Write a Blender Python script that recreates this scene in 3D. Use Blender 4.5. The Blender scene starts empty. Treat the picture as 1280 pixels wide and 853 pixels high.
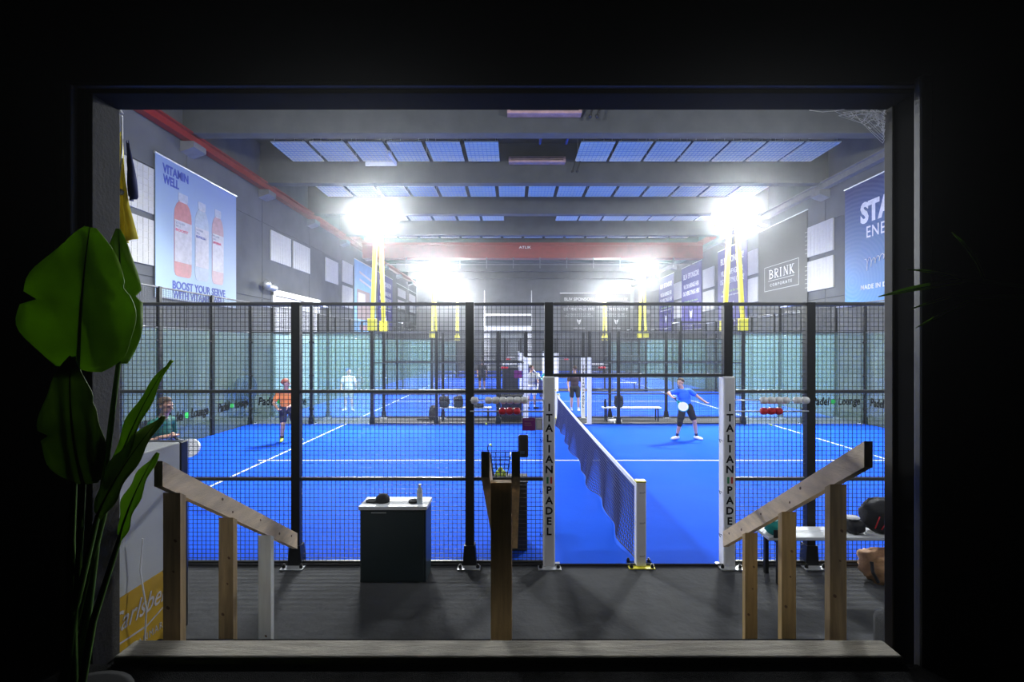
import bpy, bmesh, math, random
import numpy as np
from mathutils import Vector, Matrix, noise
random.seed(7)
PI = math.pi
sc = bpy.context.scene
C = sc.collection

# ------------------------------------------------------------------ camera, world, exposure
CAMZ = 2.54
cam_d = bpy.data.cameras.new('camera'); cam = bpy.data.objects.new('camera', cam_d); C.objects.link(cam)
cam.location = (0, 0, CAMZ); cam.rotation_euler = (PI/2, 0, 0)
cam_d.sensor_width = 36; cam_d.lens = 589/1280*36
cam_d.shift_x = -2/1280; cam_d.shift_y = 7.5/1280
cam_d.clip_start = .05; cam_d.clip_end = 200
sc.camera = cam
sc.view_settings.view_transform = 'Standard'
sc.view_settings.look = 'None'
sc.view_settings.gamma = 1
sc.view_settings.use_curve_mapping = False
sc.view_settings.exposure = 0.0
LAMP_TILT = 44
LAMP = 1900.0          # radiance of the floodlight lenses
GLOW_HAZE = 0.0024          # thin scattering added in place of camera bloom round the lamps
wd = bpy.data.worlds.new('night'); sc.world = wd; wd.use_nodes = True
nt = wd.node_tree; nt.nodes.clear()
wo = nt.nodes.new('ShaderNodeOutputWorld'); bg = nt.nodes.new('ShaderNodeBackground')
bg.inputs[0].default_value = (.02, .03, .05, 1); bg.inputs[1].default_value = .02
nt.links.new(bg.outputs[0], wo.inputs['Surface'])
if GLOW_HAZE > 0:
    vs = nt.nodes.new('ShaderNodeVolumeScatter'); vs.inputs['Density'].default_value = GLOW_HAZE
    vs.inputs['Anisotropy'].default_value = .92; vs.inputs['Color'].default_value = (.95, .97, 1, 1)
    nt.links.new(vs.outputs[0], wo.inputs['Volume'])
cy = sc.cycles
cy.max_bounces = 6; cy.diffuse_bounces = 4; cy.glossy_bounces = 3; cy.transmission_bounces = 4
cy.transparent_max_bounces = 24; cy.volume_bounces = 0
cy.sample_clamp_indirect = 6.0
cy.caustics_reflective = False; cy.caustics_refractive = False

# ------------------------------------------------------------------ materials
M = {}
def mat(name, col, rough=.6, metal=0., var=.12, scale=8., bump=0., emit=0., trans=0., spec=.5, stretch=None, col2=None):
    m = bpy.data.materials.new(name); m.use_nodes = True
    t = m.node_tree; b = t.nodes['Principled BSDF']
    b.inputs['Roughness'].default_value = rough; b.inputs['Metallic'].default_value = metal
    b.inputs['Specular IOR Level'].default_value = spec
    tc = t.nodes.new('ShaderNodeTexCoord'); mp = t.nodes.new('ShaderNodeMapping')
    if stretch: mp.inputs['Scale'].default_value = stretch
    n = t.nodes.new('ShaderNodeTexNoise'); n.inputs['Scale'].default_value = scale; n.inputs['Detail'].default_value = 4
    r = t.nodes.new('ShaderNodeValToRGB')
    c2 = col2 or tuple(min(1, c*(1+var)) for c in col)
    r.color_ramp.elements[0].position = .3; r.color_ramp.elements[1].position = .72
    r.color_ramp.elements[0].color = tuple(c*(1-var) for c in col)+(1,)
    r.color_ramp.elements[1].color = tuple(c2)+(1,)
    t.links.new(tc.outputs['Object'], mp.inputs[0]); t.links.new(mp.outputs[0], n.inputs[0]); t.links.new(n.outputs[0], r.inputs[0])
    t.links.new(r.outputs[0], b.inputs['Base Color'])
    if bump:
        bp = t.nodes.new('ShaderNodeBump'); bp.inputs['Strength'].default_value = bump; bp.inputs['Distance'].default_value = .02
        n2 = t.nodes.new('ShaderNodeTexNoise'); n2.inputs['Scale'].default_value = scale*6; n2.inputs['Detail'].default_value = 3
        t.links.new(mp.outputs[0], n2.inputs[0]); t.links.new(n2.outputs[0], bp.inputs['Height']); t.links.new(bp.outputs[0], b.inputs['Normal'])
    if emit:
        b.inputs['Emission Color'].default_value = (.93, .97, 1, 1); b.inputs['Emission Strength'].default_value = emit
    if trans:
        tr = t.nodes.new('ShaderNodeBsdfTranslucent'); mx = t.nodes.new('ShaderNodeMixShader'); mx.inputs[0].default_value = trans
        t.links.new(r.outputs[0], tr.inputs[0]); t.links.new(b.outputs[0], mx.inputs[1]); t.links.new(tr.outputs[0], mx.inputs[2])
        t.links.new(mx.outputs[0], t.nodes['Material Output'].inputs[0])
    M[name] = m
    return m
mat('concrete', (.10, .105, .11), .9, scale=1.2, var=.14, bump=.15)
mat('beam_concrete', (.058, .062, .064), .9, scale=1.6, var=.18, bump=.15)
mat('ceiling_metal', (.022, .024, .03), .7, scale=2, var=.1)
mat('carpet', (.032, .033, .035), .95, scale=1.1, var=.28, bump=.5)
mat('dark_carpet', (.01, .01, .01), .95, scale=40, var=.3, bump=.6, spec=.05)
mat('turf', (.008, .088, .68), .85, scale=.8, var=.08, bump=.25, spec=.06)
mat('line_white', (.82, .83, .84), .8, scale=30, var=.04)
mat('black_metal', (.009, .010, .011), .42, 0., scale=20, var=.15, spec=.3)
mat('rail_black', (.03, .032, .034), .3, .0, scale=20, spec=.8)
mat('wire_black', (.02, .022, .024), .5, .2, scale=20, var=.1)
mat('rubber', (.012, .012, .013), .7, scale=30)
mat('pad_white', (.84, .83, .82), .45, scale=3, var=.05, bump=.1)
mat('white_plastic', (.78, .78, .79), .4, scale=6, var=.04)
mat('letter_black', (.006, .006, .007), .8, spec=.1)
mat('flag_green', (.02, .25, .08), .5); mat('flag_red', (.55, .03, .04), .5)
mat('net_navy', (.008, .016, .10), .7, scale=30)
mat('yellow_metal', (.78, .70, .05), .4, .1, scale=6, var=.06)
mat('grey_metal', (.35, .36, .37), .35, .7, scale=12, var=.08)
mat('frame_lining', (.02, .019, .018), .8, spec=.1)
mat('trim_metal', (.07, .07, .072), .5, .2, scale=12, var=.08)
mat('galv', (.55, .56, .57), .35, .6, scale=12, var=.08)
mat('acoustic', (.95, .85, .55), .85, scale=3, var=.04)
mat('wall_acoustic', (.50, .49, .46), .85, scale=3, var=.04)
mat('panel_wire', (.52, .50, .46), .6)
mat('red_steel', (.26, .012, .018), .45, .1, scale=3, var=.14)
mat('rail_grey', (.17, .17, .18), .6, .2, scale=4)
mat('lamp_lens', (.9, .9, .9), .3, emit=LAMP)
mat('pink_tube', (.42, .26, .25), .6, scale=4, var=.2)
mat('wood', (.44, .31, .15), .65, scale=5, var=.22, bump=.12, stretch=(9, 9, .8))
mat('wood_rail', (.84, .66, .46), .65, scale=5, var=.2, bump=.12, stretch=(9, .9, 3))
mat('wood_yellow', (.46, .31, .12), .65, scale=5, var=.2, bump=.12, stretch=(9, 9, .8))
mat('wood_white', (.88, .90, .87), .6, scale=5, var=.06, stretch=(9, 9, .8))
mat('knot', (.17, .09, .04), .7, scale=60)
mat('sill_wood', (.40, .36, .29), .8, scale=6, var=.3, bump=.3, stretch=(.7, 7, 7))
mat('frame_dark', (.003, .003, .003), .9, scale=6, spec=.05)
mat('jamb_brown', (.05, .045, .04), .7, scale=6, var=.2)
mat('jamb_concrete', (.055, .053, .05), .85, scale=9, var=.15, bump=.2)
mat('leaf_green', (.20, .34, .014), .5, scale=6, var=.25, trans=.5, stretch=(1, 1, 1))
mat('leaf_dark', (.17, .26, .05), .5, scale=6, var=.25, trans=.35)
mat('stem_green', (.035, .075, .012), .9, scale=10, spec=.05)
mat('pot_black', (.004, .004, .004), .8, spec=.1)
mat('soil', (.03, .02, .012), .95, scale=40, bump=.5)
mat('cab_dark', (.022, .038, .042), .4, scale=4, var=.1)
mat('cloth_black', (.014, .014, .017), .85, scale=20, var=.25, bump=.2)
mat('cloth_red', (.5, .02, .03), .7); mat('cloth_teal', (.0, .26, .22), .7, scale=10)
mat('paper_tan', (.48, .27, .13), .8, scale=7, var=.22, bump=.2)
mat('cloth_orange', (.85, .25, .07), .8, scale=8, var=.1); mat('cloth_navy', (.02, .025, .07), .8)
mat('cloth_blue', (.015, .14, .72), .75, scale=8, var=.1); mat('cloth_green', (.01, .13, .10), .8, scale=8, var=.12)
mat('cloth_white', (.75, .75, .76), .8, scale=10, var=.05); mat('cloth_grey', (.35, .36, .38), .8); mat('cloth_maroon', (.045, .025, .035), .85)
mat('skin', (.56, .31, .22), .5, scale=12, var=.07); mat('hair_brown', (.05, .03, .018), .7, scale=40, var=.3)
mat('hair_grey', (.16, .14, .13), .7, scale=40, var=.3); mat('hair_red', (.42, .12, .09), .7)
mat('eye', (.02, .015, .012), .2)
mat('shoe_white', (.78, .78, .8), .5); mat('shoe_lime', (.5, .6, .05), .5)
mat('racket_white', (.78, .77, .77), .35, scale=20, var=.04); mat('racket_teal', (.01, .42, .36), .4); mat('racket_print', (.25, .12, .14), .5)
mat('ball_lime', (.62, .78, .08), .8, scale=60, var=.1)
mat('bead_white', (.78, .77, .74), .35); mat('bead_red', (.62, .01, .03), .3)
mat('sign_purple', (.22, .01, .22), .5); mat('sign_grey', (.5, .5, .51), .5); mat('device_black', (.012, .012, .013), .35)
mat('device_blue', (.08, .2, .4), .4)
mat('banner_navy', (.035, .026, .20), .6, scale=3, var=.06); mat('banner_black', (.014, .016, .02), .6, scale=3, var=.1)
mat('print_white', (.78, .78, .80), .6); mat('print_navy', (.02, .05, .33), .6); mat('print_lime', (.35, .55, .2), .6)
mat('print_pink', (.46, .16, .17), .5); mat('print_clear', (.34, .40, .48), .5); mat('print_rose', (.42, .24, .27), .5)
mat('print_label', (.48, .46, .49), .5); mat('print_red', (.7, .03, .12), .5); mat('print_cap', (.40, .43, .50), .5)
mat('banner_skyblue', (.14, .36, .6), .6, scale=2, var=.12); mat('print_brown', (.25, .17, .16), .6)
mat('door_white', (.74, .75, .76), .5, scale=4, var=.03); mat('door_grey', (.20, .22, .23), .6, scale=3)
mat('fridge_white', (.45, .46, .45), .5, scale=3, var=.05); mat('fridge_yellow', (.48, .29, .01), .5, scale=3, var=.1)
mat('flag_yellow', (.72, .62, .06), .8, scale=10, trans=.3); mat('flag_navy', (.012, .02, .12), .8)
mat('tinsel', (.7, .7, .7), .4, .4)
mat('web', (.8, .8, .82), .9, trans=.5)
mat('fan_blue', (.015, .035, .16), .5)
mat('lining_grey', (.32, .32, .32), .8, scale=2)
mat('turf_edge', (.03, .03, .035), .8)
mat('bottle_clear', (.6, .68, .72), .15)
mat('lounge_green', (.03, .5, .06), .5)
mat('sofa_grey', (.016, .016, .016), .9, scale=20, bump=.3)

def glass_mat(name, tint, veil=.085):
    m = bpy.data.materials.new(name); m.use_nodes = True; t = m.node_tree
    t.nodes.remove(t.nodes['Principled BSDF'])
    tr = t.nodes.new('ShaderNodeBsdfTransparent'); tr.inputs[0].default_value = tint+(1,)
    gl = t.nodes.new('ShaderNodeBsdfGlossy'); gl.inputs['Roughness'].default_value = .02; gl.inputs[0].default_value = (.8, .95, .9, 1)
    fr = t.nodes.new('ShaderNodeFresnel'); fr.inputs[0].default_value = 1.5
    n = t.nodes.new('ShaderNodeTexNoise'); n.inputs['Scale'].default_value = .7
    ma = t.nodes.new('ShaderNodeMath'); ma.operation = 'MULTIPLY_ADD'; ma.inputs[1].default_value = .03; ma.inputs[2].default_value = 0
    ad = t.nodes.new('ShaderNodeMath'); ad.operation = 'ADD'
    mx = t.nodes.new('ShaderNodeMixShader')
    t.links.new(n.outputs[0], ma.inputs[0]); t.links.new(fr.outputs[0], ad.inputs[0]); t.links.new(ma.outputs[0], ad.inputs[1])
    ge = t.nodes.new('ShaderNodeNewGeometry'); inv = t.nodes.new('ShaderNodeMath'); inv.operation = 'SUBTRACT'; inv.inputs[0].default_value = 1
    mu = t.nodes.new('ShaderNodeMath'); mu.operation = 'MULTIPLY'; t.links.new(ge.outputs['Backfacing'], inv.inputs[1])
    t.links.new(inv.outputs[0], mu.inputs[0]); t.links.new(ad.outputs[0], mu.inputs[1])
    t.links.new(mu.outputs[0], mx.inputs[0]); t.links.new(tr.outputs[0], mx.inputs[1]); t.links.new(gl.outputs[0], mx.inputs[2])
    df = t.nodes.new('ShaderNodeBsdfDiffuse'); tl = t.nodes.new('ShaderNodeBsdfTranslucent'); df.inputs[0].default_value = tl.inputs[0].default_value = (.55, .82, .74, 1)
    m2 = t.nodes.new('ShaderNodeMixShader'); m3 = t.nodes.new('ShaderNodeMixShader'); m3.inputs[0].default_value = veil  # pale teal diffuse share mixed in so the panes look brighter lit
    t.links.new(df.outputs[0], m2.inputs[1]); t.links.new(tl.outputs[0], m2.inputs[2])
    t.links.new(mx.outputs[0], m3.inputs[1]); t.links.new(m2.outputs[0], m3.inputs[2]); t.links.new(m3.outputs[0], t.nodes['Material Output'].inputs[0])
    M[name] = m
glass_mat('glass', (.94, .985, .972))

def gradient_banner(name, c_top, c_bot, rings=False):
    m = bpy.data.materials.new(name); m.use_nodes = True; t = m.node_tree; b = t.nodes['Principled BSDF']
    b.inputs['Roughness'].default_value = .55
    tc = t.nodes.new('ShaderNodeTexCoord'); sp = t.nodes.new('ShaderNodeSeparateXYZ'); r = t.nodes.new('ShaderNodeValToRGB')
    t.links.new(tc.outputs['Generated'], sp.inputs[0]); t.links.new(sp.outputs['Z'], r.inputs[0])
    r.color_ramp.elements[0].color = c_bot+(1,); r.color_ramp.elements[1].color = c_top+(1,)
    out = r.outputs[0]
    if rings:
        w = t.nodes.new('ShaderNodeTexWave'); w.wave_type = 'RINGS'; w.rings_direction = 'X'; w.inputs['Scale'].default_value = 9; w.inputs['Distortion'].default_value = 2
        mp = t.nodes.new('ShaderNodeMapping'); mp.inputs['Location'].default_value = (0, -.9, -.2)
        t.links.new(tc.outputs['Generated'], mp.inputs[0]); t.links.new(mp.outputs[0], w.inputs[0])
        mx = t.nodes.new('ShaderNodeMixRGB'); mx.blend_type = 'ADD'; mx.inputs[0].default_value = .03
        t.links.new(out, mx.inputs[1]); t.links.new(w.outputs[0], mx.inputs[2]); out = mx.outputs[0]
    t.links.new(out, b.inputs['Base Color'])
    M[name] = m
gradient_banner('vitamin_sheet', (.20, .28, .48), (.36, .50, .58))
gradient_banner('star_sheet', (.004, .011, .11), (.008, .18, .48), True)

# ------------------------------------------------------------------ mesh helpers
class MB:
    def __init__(s): s.v = []; s.f = []; s.mi = []
    def add(s, vs, fs):
        o = len(s.v); s.v += [tuple(p) for p in vs]; s.f += [tuple(i+o for i in f) for f in fs]; return s
    def box(s, x0, x1, y0, y1, z0, z1):
        v = [(x0,y0,z0),(x1,y0,z0),(x1,y1,z0),(x0,y1,z0),(x0,y0,z1),(x1,y0,z1),(x1,y1,z1),(x0,y1,z1)]
        return s.add(v, [(0,3,2,1),(4,5,6,7),(0,1,5,4),(1,2,6,5),(2,3,7,6),(3,0,4,7)])
    def bbox(s, x0, x1, y0, y1, z0, z1, b=.01):
        bm = bmesh.new(); bmesh.ops.create_cube(bm, size=1)
        for q in bm.verts: q.co = Vector(((x0+x1)/2+q.co.x*(x1-x0), (y0+y1)/2+q.co.y*(y1-y0), (z0+z1)/2+q.co.z*(z1-z0)))
        bmesh.ops.bevel(bm, geom=bm.edges[:], offset=b, segments=2, affect='EDGES', profile=.5)
        bm.verts.index_update()
        s.add([q.co[:] for q in bm.verts], [[q.index for q in f.verts] for f in bm.faces]); bm.free(); return s
    def bar(s, p, q, w, h=None, up=(0,0,1)):
        h = h or w; p = Vector(p); q = Vector(q); d = (q-p).normalized(); up = Vector(up)
        if abs(d.dot(up)) > .99: up = Vector((0,1,0))
        a = d.cross(up).normalized(); b = a.cross(d).normalized(); vs = []
        for c in (p, q):
            for sa, sb in ((-1,-1),(1,-1),(1,1),(-1,1)): vs.append(c+a*sa*w/2+b*sb*h/2)
        return s.add(vs, [(0,1,2,3),(7,6,5,4),(0,4,5,1),(1,5,6,2),(2,6,7,3),(3,7,4,0)])
    def tube(s, pts, r, n=8, cap=True):
        pts = [Vector(p) for p in pts]; k = len(pts); rs = r if isinstance(r, (list, tuple)) else [r]*k
        vs = []; fs = []; prev = None
        for i, p in enumerate(pts):
            d = (pts[min(i+1,k-1)]-pts[max(i-1,0)])
            d = d.normalized() if d.length > 1e-9 else Vector((0,0,1))
            if prev is None:
                u = Vector((0,0,1)) if abs(d.z) < .9 else Vector((1,0,0)); a = d.cross(u).normalized()
            else: a = (prev-d*prev.dot(d)).normalized()
            prev = a; b = d.cross(a)
            for j in range(n):
                t = 2*PI*j/n; vs.append(p+(a*math.cos(t)+b*math.sin(t))*rs[i])
        for i in range(k-1):
            for j in range(n):
                j2 = (j+1) % n; fs.append((i*n+j, i*n+j2, (i+1)*n+j2, (i+1)*n+j))
        if cap: fs.append(tuple(reversed(range(n)))); fs.append(tuple(range((k-1)*n, k*n)))
        return s.add(vs, fs)
    def lathe(s, c, prof, n=16, axis='z'):
        vs = []; fs = []; k = len(prof)
        for (r, z) in prof:
            for j in range(n):
                t = 2*PI*j/n; a, b = r*math.cos(t), r*math.sin(t)
                p = (a, b, z) if axis == 'z' else ((a, z, b) if axis == 'y' else (z, a, b))
                vs.append((c[0]+p[0], c[1]+p[1], c[2]+p[2]))
        for i in range(k-1):
            for j in range(n): fs.append((i*n+j, i*n+(j+1) % n, (i+1)*n+(j+1) % n, (i+1)*n+j))
        fs.append(tuple(reversed(range(n)))); fs.append(tuple(range((k-1)*n, k*n)))
        return s.add(vs, fs)
    def ball(s, c, rx, ry=None, rz=None, n=12, m=8):
        ry = ry or rx; rz = rz or rx; vs = [(c[0], c[1], c[2]-rz)]; fs = []
        for i in range(1, m):
            t = PI*i/m
            for j in range(n):
                p = 2*PI*j/n; vs.append((c[0]+rx*math.sin(t)*math.cos(p), c[1]+ry*math.sin(t)*math.sin(p), c[2]-rz*math.cos(t)))
        vs.append((c[0], c[1], c[2]+rz)); e = len(vs)-1
        for j in range(n): fs.append((0, 1+(j+1) % n, 1+j)); fs.append((e, e-n+j, e-n+(j+1) % n))
        for i in range(m-2):
            for j in range(n): fs.append((1+i*n+j, 1+i*n+(j+1) % n, 1+(i+1)*n+(j+1) % n, 1+(i+1)*n+j))
        return s.add(vs, fs)
    def prism(s, poly, o, xd, ud, d0=0, d1=.01):
        """polygon (a,b) in the plane o + a*xd + b*ud, from d0 to d1 along xd x ud"""
        o = Vector(o); xd = Vector(xd); ud = Vector(ud); nn = xd.cross(ud); n = len(poly)
        vs = [o+xd*a+ud*b+nn*d0 for a, b in poly]+[o+xd*a+ud*b+nn*d1 for a, b in poly]
        fs = [tuple(reversed(range(n))), tuple(range(n, 2*n))]+[(i, (i+1) % n, n+(i+1) % n, n+i) for i in range(n)]
        return s.add(vs, fs)
    def mesh(s, name, m, off=(0,0,0), smooth=False):
        me = bpy.data.meshes.new(name)
        me.from_pydata([(a-off[0], b-off[1], c-off[2]) for a, b, c in s.v], [], s.f)
        if m: me.materials.append(M[m] if isinstance(m, str) else m)
        if smooth: me.polygons.foreach_set('use_smooth', [True]*len(me.polygons))
        me.update(); return me

def wloc(o):
    l = Vector(o.location)
    while o.parent: o = o.parent; l += o.location
    return l
def tag(o, label=None, cat=None, group=None, kind=None):
    if label: o['label'] = label
    if cat: o['category'] = cat
    if group: o['group'] = group
    if kind: o['kind'] = kind
    return o
def thing(name, label, cat, loc=(0,0,0), group=None, kind=None):
    o = bpy.data.objects.new(name, None); C.objects.link(o); o.location = loc; o.empty_display_size = .1
    return tag(o, label, cat, group, kind)
def put(mb, name, m, parent=None, smooth=False, label=None):
    """mesh given in world coordinates -> part of parent (or top-level)"""
    off = wloc(parent) if parent else Vector((0,0,0))
    o = bpy.data.objects.new(name, mb.mesh(name, m, off, smooth)); C.objects.link(o); o.parent = parent
    if label: o['label'] = label
    return o
def inst(me, name, parent, loc, rot=None):
    """shared mesh at world location"""
    o = bpy.data.objects.new(name, me); C.objects.link(o); o.parent = parent
    o.location = Vector(loc)-(wloc(parent) if parent else Vector((0,0,0)))
    if rot: o.rotation_euler = rot
    return o
def struct(mb, name, m, label=None, cat=None, parent=None, smooth=False):
    o = put(mb, name, m, parent, smooth); tag(o, label, cat, kind='structure'); return o
ORD = ['first','second','third','fourth','fifth','sixth','seventh','eighth','ninth','tenth','eleventh','twelfth','thirteenth','fourteenth','fifteenth']

_tc = {}
def text_mesh(s, bold=0., shear=0., space=1., depth=.004):
    k = (s, bold, shear, space, depth)
    if k in _tc: return _tc[k]
    cu = bpy.data.curves.new('lettering', 'FONT'); cu.body = s; cu.size = 1; cu.offset = bold; cu.shear = shear
    cu.space_character = space; cu.align_x = 'CENTER'; cu.resolution_u = 3; cu.extrude = 0
    ob = bpy.data.objects.new('lettering', cu); C.objects.link(ob)
    dg = bpy.context.evaluated_depsgraph_get(); dg.update()
    me = bpy.data.meshes.new_from_object(ob.evaluated_get(dg))
    v = [tuple(p.co) for p in me.vertices]; f = [tuple(p.vertices) for p in me.polygons]
    C.objects.unlink(ob); bpy.data.objects.remove(ob); bpy.data.curves.remove(cu); bpy.data.meshes.remove(me)
    # thickness: lift the front and drop a rim
    e = {}
    for fc in f:
        for i in range(len(fc)):
            a, b = fc[i], fc[(i+1) % len(fc)]; e[(a, b)] = 1
    rim = [(a, b) for (a, b) in e if (b, a) not in e]
    _tc[k] = (v, f, rim); return _tc[k]
def text(s, m, parent, o, xd, ud, height, width=None, bold=.01, shear=0., space=1., name='lettering', depth=.006, align='c'):
    v, f, rim = text_mesh(s, bold, shear, space)
    x0 = min(p[0] for p in v); x1 = max(p[0] for p in v); y0 = min(p[1] for p in v); y1 = max(p[1] for p in v)
    hh = height/max(y1-y0, 1e-6); ww = width/(x1-x0) if width else hh
    cx = {'c': (x0+x1)/2, 'l': x0, 'r': x1}[align]
    o = Vector(o); xd = Vector(xd); ud = Vector(ud); nn = xd.cross(ud)
    P = lambda p, d: o+xd*((p[0]-cx)*ww)+ud*((p[1]-y0)*hh)+nn*d
    mb = MB(); n = len(v)
    mb.add([P(p, depth) for p in v]+[P(p, 0) for p in v], list(f)+[(b, a, a+n, b+n) for a, b in rim])
    return put(mb, name, m, parent)

# ================================================================== SETTING
XL, XR, YF, YB, ZC = -10.4, 12.9, 2.475, 50.5, 10.9
NX = 1.45                       # net line
struct(MB().box(XL-.3, XR+.3, YF-.2, YB+.3, -.3, 0), 'floor', 'carpet', 'dark grey carpet floor of the hall and the aisles between courts', 'floor')
PITCH = 4.5; Y_B0 = 14.8        # roof beams
wl = struct(MB().box(XL-.3, XL-.03, YF, YB, 0, ZC), 'wall_left', 'concrete', 'grey concrete hall wall on the side of the pale bottle banner', 'wall')
wr = struct(MB().box(XR+.03, XR+.3, YF, YB, 0, ZC), 'wall_right', 'concrete', 'grey concrete hall wall on the side of the blue energy banner', 'wall')
wb = struct(MB().box(XL-.3, XR+.3, YB+.03, YB+.3, 0, ZC), 'wall_back', 'concrete', 'grey concrete end wall with the pale roller door', 'wall')
# precast panels, joints recessed
ys = [YF]+[Y_B0-9+.2+PITCH*i for i in range(0, 12) if YF+1 < Y_B0-9+.2+PITCH*i < YB-1]+[YB]
zs = [0, 4.55, 7.7, ZC]
pm = {}
for i in range(len(ys)-1):
    for j in range(3):
        d = ys[i+1]-ys[i]-.03; h = zs[j+1]-zs[j]-.03; key = (round(d, 3), j)
        if key not in pm: pm[key] = MB().bbox(-.03, 0, 0, d, 0, h, .008).mesh('wall_panel', 'concrete')
        inst(pm[key], 'wall_panel', wl, (XL, ys[i]+.015, zs[j]+.015)); inst(pm[key], 'wall_panel', wr, (XR+.03, ys[i]+.015, zs[j]+.015))
xs = [XL, -6.9, -3.0, 1.95, 5.6, 9.3, XR]
for i in range(6):
    for j in range(3):
        if (i == 2 and j == 0): continue
        inst(MB().bbox(0, xs[i+1]-xs[i]-.03, 0, .03, 0, zs[j+1]-zs[j]-.03, .008).mesh('wall_panel', 'concrete'), 'wall_panel', wb, (xs[i]+.015, YB, zs[j]+.015))
cl = struct(MB().box(XL-.3, XR+.3, YF, YB+.3, ZC, ZC+.3), 'ceiling', 'ceiling_metal', 'dark hall roof carried by deep grey concrete beams', 'ceiling')
bmesh_ = MB().bbox(XL, XR, 0, .42, 9.26, ZC, .03).mesh('beam', 'beam_concrete')
for k in range(-2, 8): inst(bmesh_, 'beam', cl, (0, Y_B0+PITCH*k, 0))
# purlin ribs of the roof sheet between the beams
rb = MB().box(XL, XR, 0, .12, 10.66, ZC).mesh('purlin', 'ceiling_metal')
for k in range(-2, 8):
    for q in (1.4, 2.9): inst(rb, 'purlin', cl, (0, Y_B0+PITCH*k+q, 0))

# front partition between dark room and hall
OX0, OX1, OZ0, OZ1, WY0, WY1 = -2.095, 1.967, 1.05, 3.805, 2.30, 2.475
mb = MB(); mb.box(XL-.3, OX0, WY0, WY1, 0, ZC); mb.box(OX1, XR+.3, WY0, WY1, 0, ZC); mb.box(OX0, OX1, WY0, WY1, OZ1, ZC); mb.box(OX0, OX1, WY0, WY1, 0, .92)
wf = struct(mb, 'wall_front', 'frame_dark', 'black partition wall around the wide opening onto the hall', 'wall')
mb = MB(); mb.box(XL, OX0-.02, WY1, WY1+.03, 0, ZC); mb.box(OX1+.02, XR, WY1, WY1+.03, 0, ZC); mb.box(OX0-.02, OX1+.02, WY1, WY1+.03, OZ1+.02, ZC)
struct(mb, 'bounce_lining', 'lining_grey', None, None, wf)  # unseen pale backing, added to bounce lamp light onto the fence
# jamb linings
t = struct(MB().bbox(OX0, OX0+.02, WY0+.02, WY1+.01, .92, OZ1, .004), 'trim_1', 'jamb_concrete', 'grey lining of the opening beside the hanging pennant', 'trim')
t = struct(MB().bbox(OX1-.012, OX1, WY1-.045, WY1+.012, .92, OZ1, .004), 'trim_2', 'jamb_brown', 'dull brown edge board of the opening beside the cobweb', 'trim')
t = struct(MB().bbox(OX1-.035, OX1+.02, WY0-.07, WY0-.02, .92, OZ1+.03, .012), 'trim_3', 'trim_metal', 'slim grey metal upright on the dark wall beside the palm tip', 'trim')
t = struct(MB().bbox(OX0-.055, OX0-.03, WY0-.04, WY0, .92, OZ1, .006), 'trim_4', 'trim_metal', 'thin grey upright strip on the dark wall behind the big leaf', 'trim')
t = struct(MB().bbox(OX0-.12, OX0-.075, WY0-.03, WY0, .92, OZ1, .006), 'trim_5', 'jamb_brown', 'dull upright board on the dark wall outside the thin grey strip', 'trim')
t = struct(MB().bbox(OX0, OX1, WY0+.01, WY1, OZ1-.02, OZ1, .004), 'trim_6', 'frame_lining', 'dark lining board along the top of the opening', 'trim')
t = struct(MB().bbox(OX0-.06, OX1+.03, WY0-.03, WY0, OZ1-.004, OZ1+.012, .003), 'trim_7', 'trim_metal', 'thin metal strip along the top edge of the opening', 'trim')
sill = struct(MB().bbox(OX0+.17, OX1-.09, 2.262, 2.40, .9, OZ0, .012), 'trim_8', 'sill_wood', 'weathered grey timber sill across the foot of the opening', 'trim')
fp = struct(MB().box(-6, 6, -3, 2.255, .8, 1.02), 'floor_platform', 'dark_carpet', 'black carpet of the raised dark room', 'floor')
# steps
st = thing('stairs', 'black steps leading down behind the timber sill', 'stairs', (0, 2.48, 0), kind='structure')
for i in range(4):
    put(MB().bbox(OX0+.02, OX1-.02, 2.48+.27*i, 2.48+.27*(i+1), 0, .84-.21*i, .01), 'step', 'dark_carpet', st)

# doors
d1 = thing('door_1', 'white sectional door in the hall wall past the corner of the court', 'door', (XL, 22.6, 0), kind='structure')
for i in range(7):
    put(MB().bbox(XL+.005, XL+.05, 20.4, 24.9, .01+.68*i, .67+.68*i, .01), 'panel', 'door_white', d1)
put(MB().bbox(XL, XL+.09, 20.22, 20.4, 0, 4.9, .01).bbox(XL, XL+.09, 24.9, 25.08, 0, 4.9, .01).bbox(XL, XL+.12, 20.22, 25.08, 4.78, 5.02, .01), 'door_frame', 'galv', d1)
d2 = thing('door_2', 'grey roller door with pale frame in the end wall', 'door', (-.6, YB, 0), kind='structure')
for i in range(8): put(MB().bbox(-2.55, 1.3, YB-.03, YB+.02, .01+.56*i, .55+.56*i, .01), 'slat', 'door_grey', d2)
put(MB().bbox(-3.1, -2.55, YB-.06, YB+.02, 0, 4.3, .01).bbox(1.3, 1.9, YB-.06, YB+.02, 0, 4.3, .01).bbox(-3.1, 1.9, YB-.06, YB+.02, 4.3, 4.8, .01), 'door_frame', 'door_white', d2)
put(MB().box(-3.16, -3.08, YB-.1, YB-.06, 0, 8.6).box(1.88, 1.96, YB-.1, YB-.06, 0, 8.6).box(-3.1, 1.9, YB-.14, YB-.06, 5.9, 6.1), 'door_track', 'galv', d2)

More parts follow.
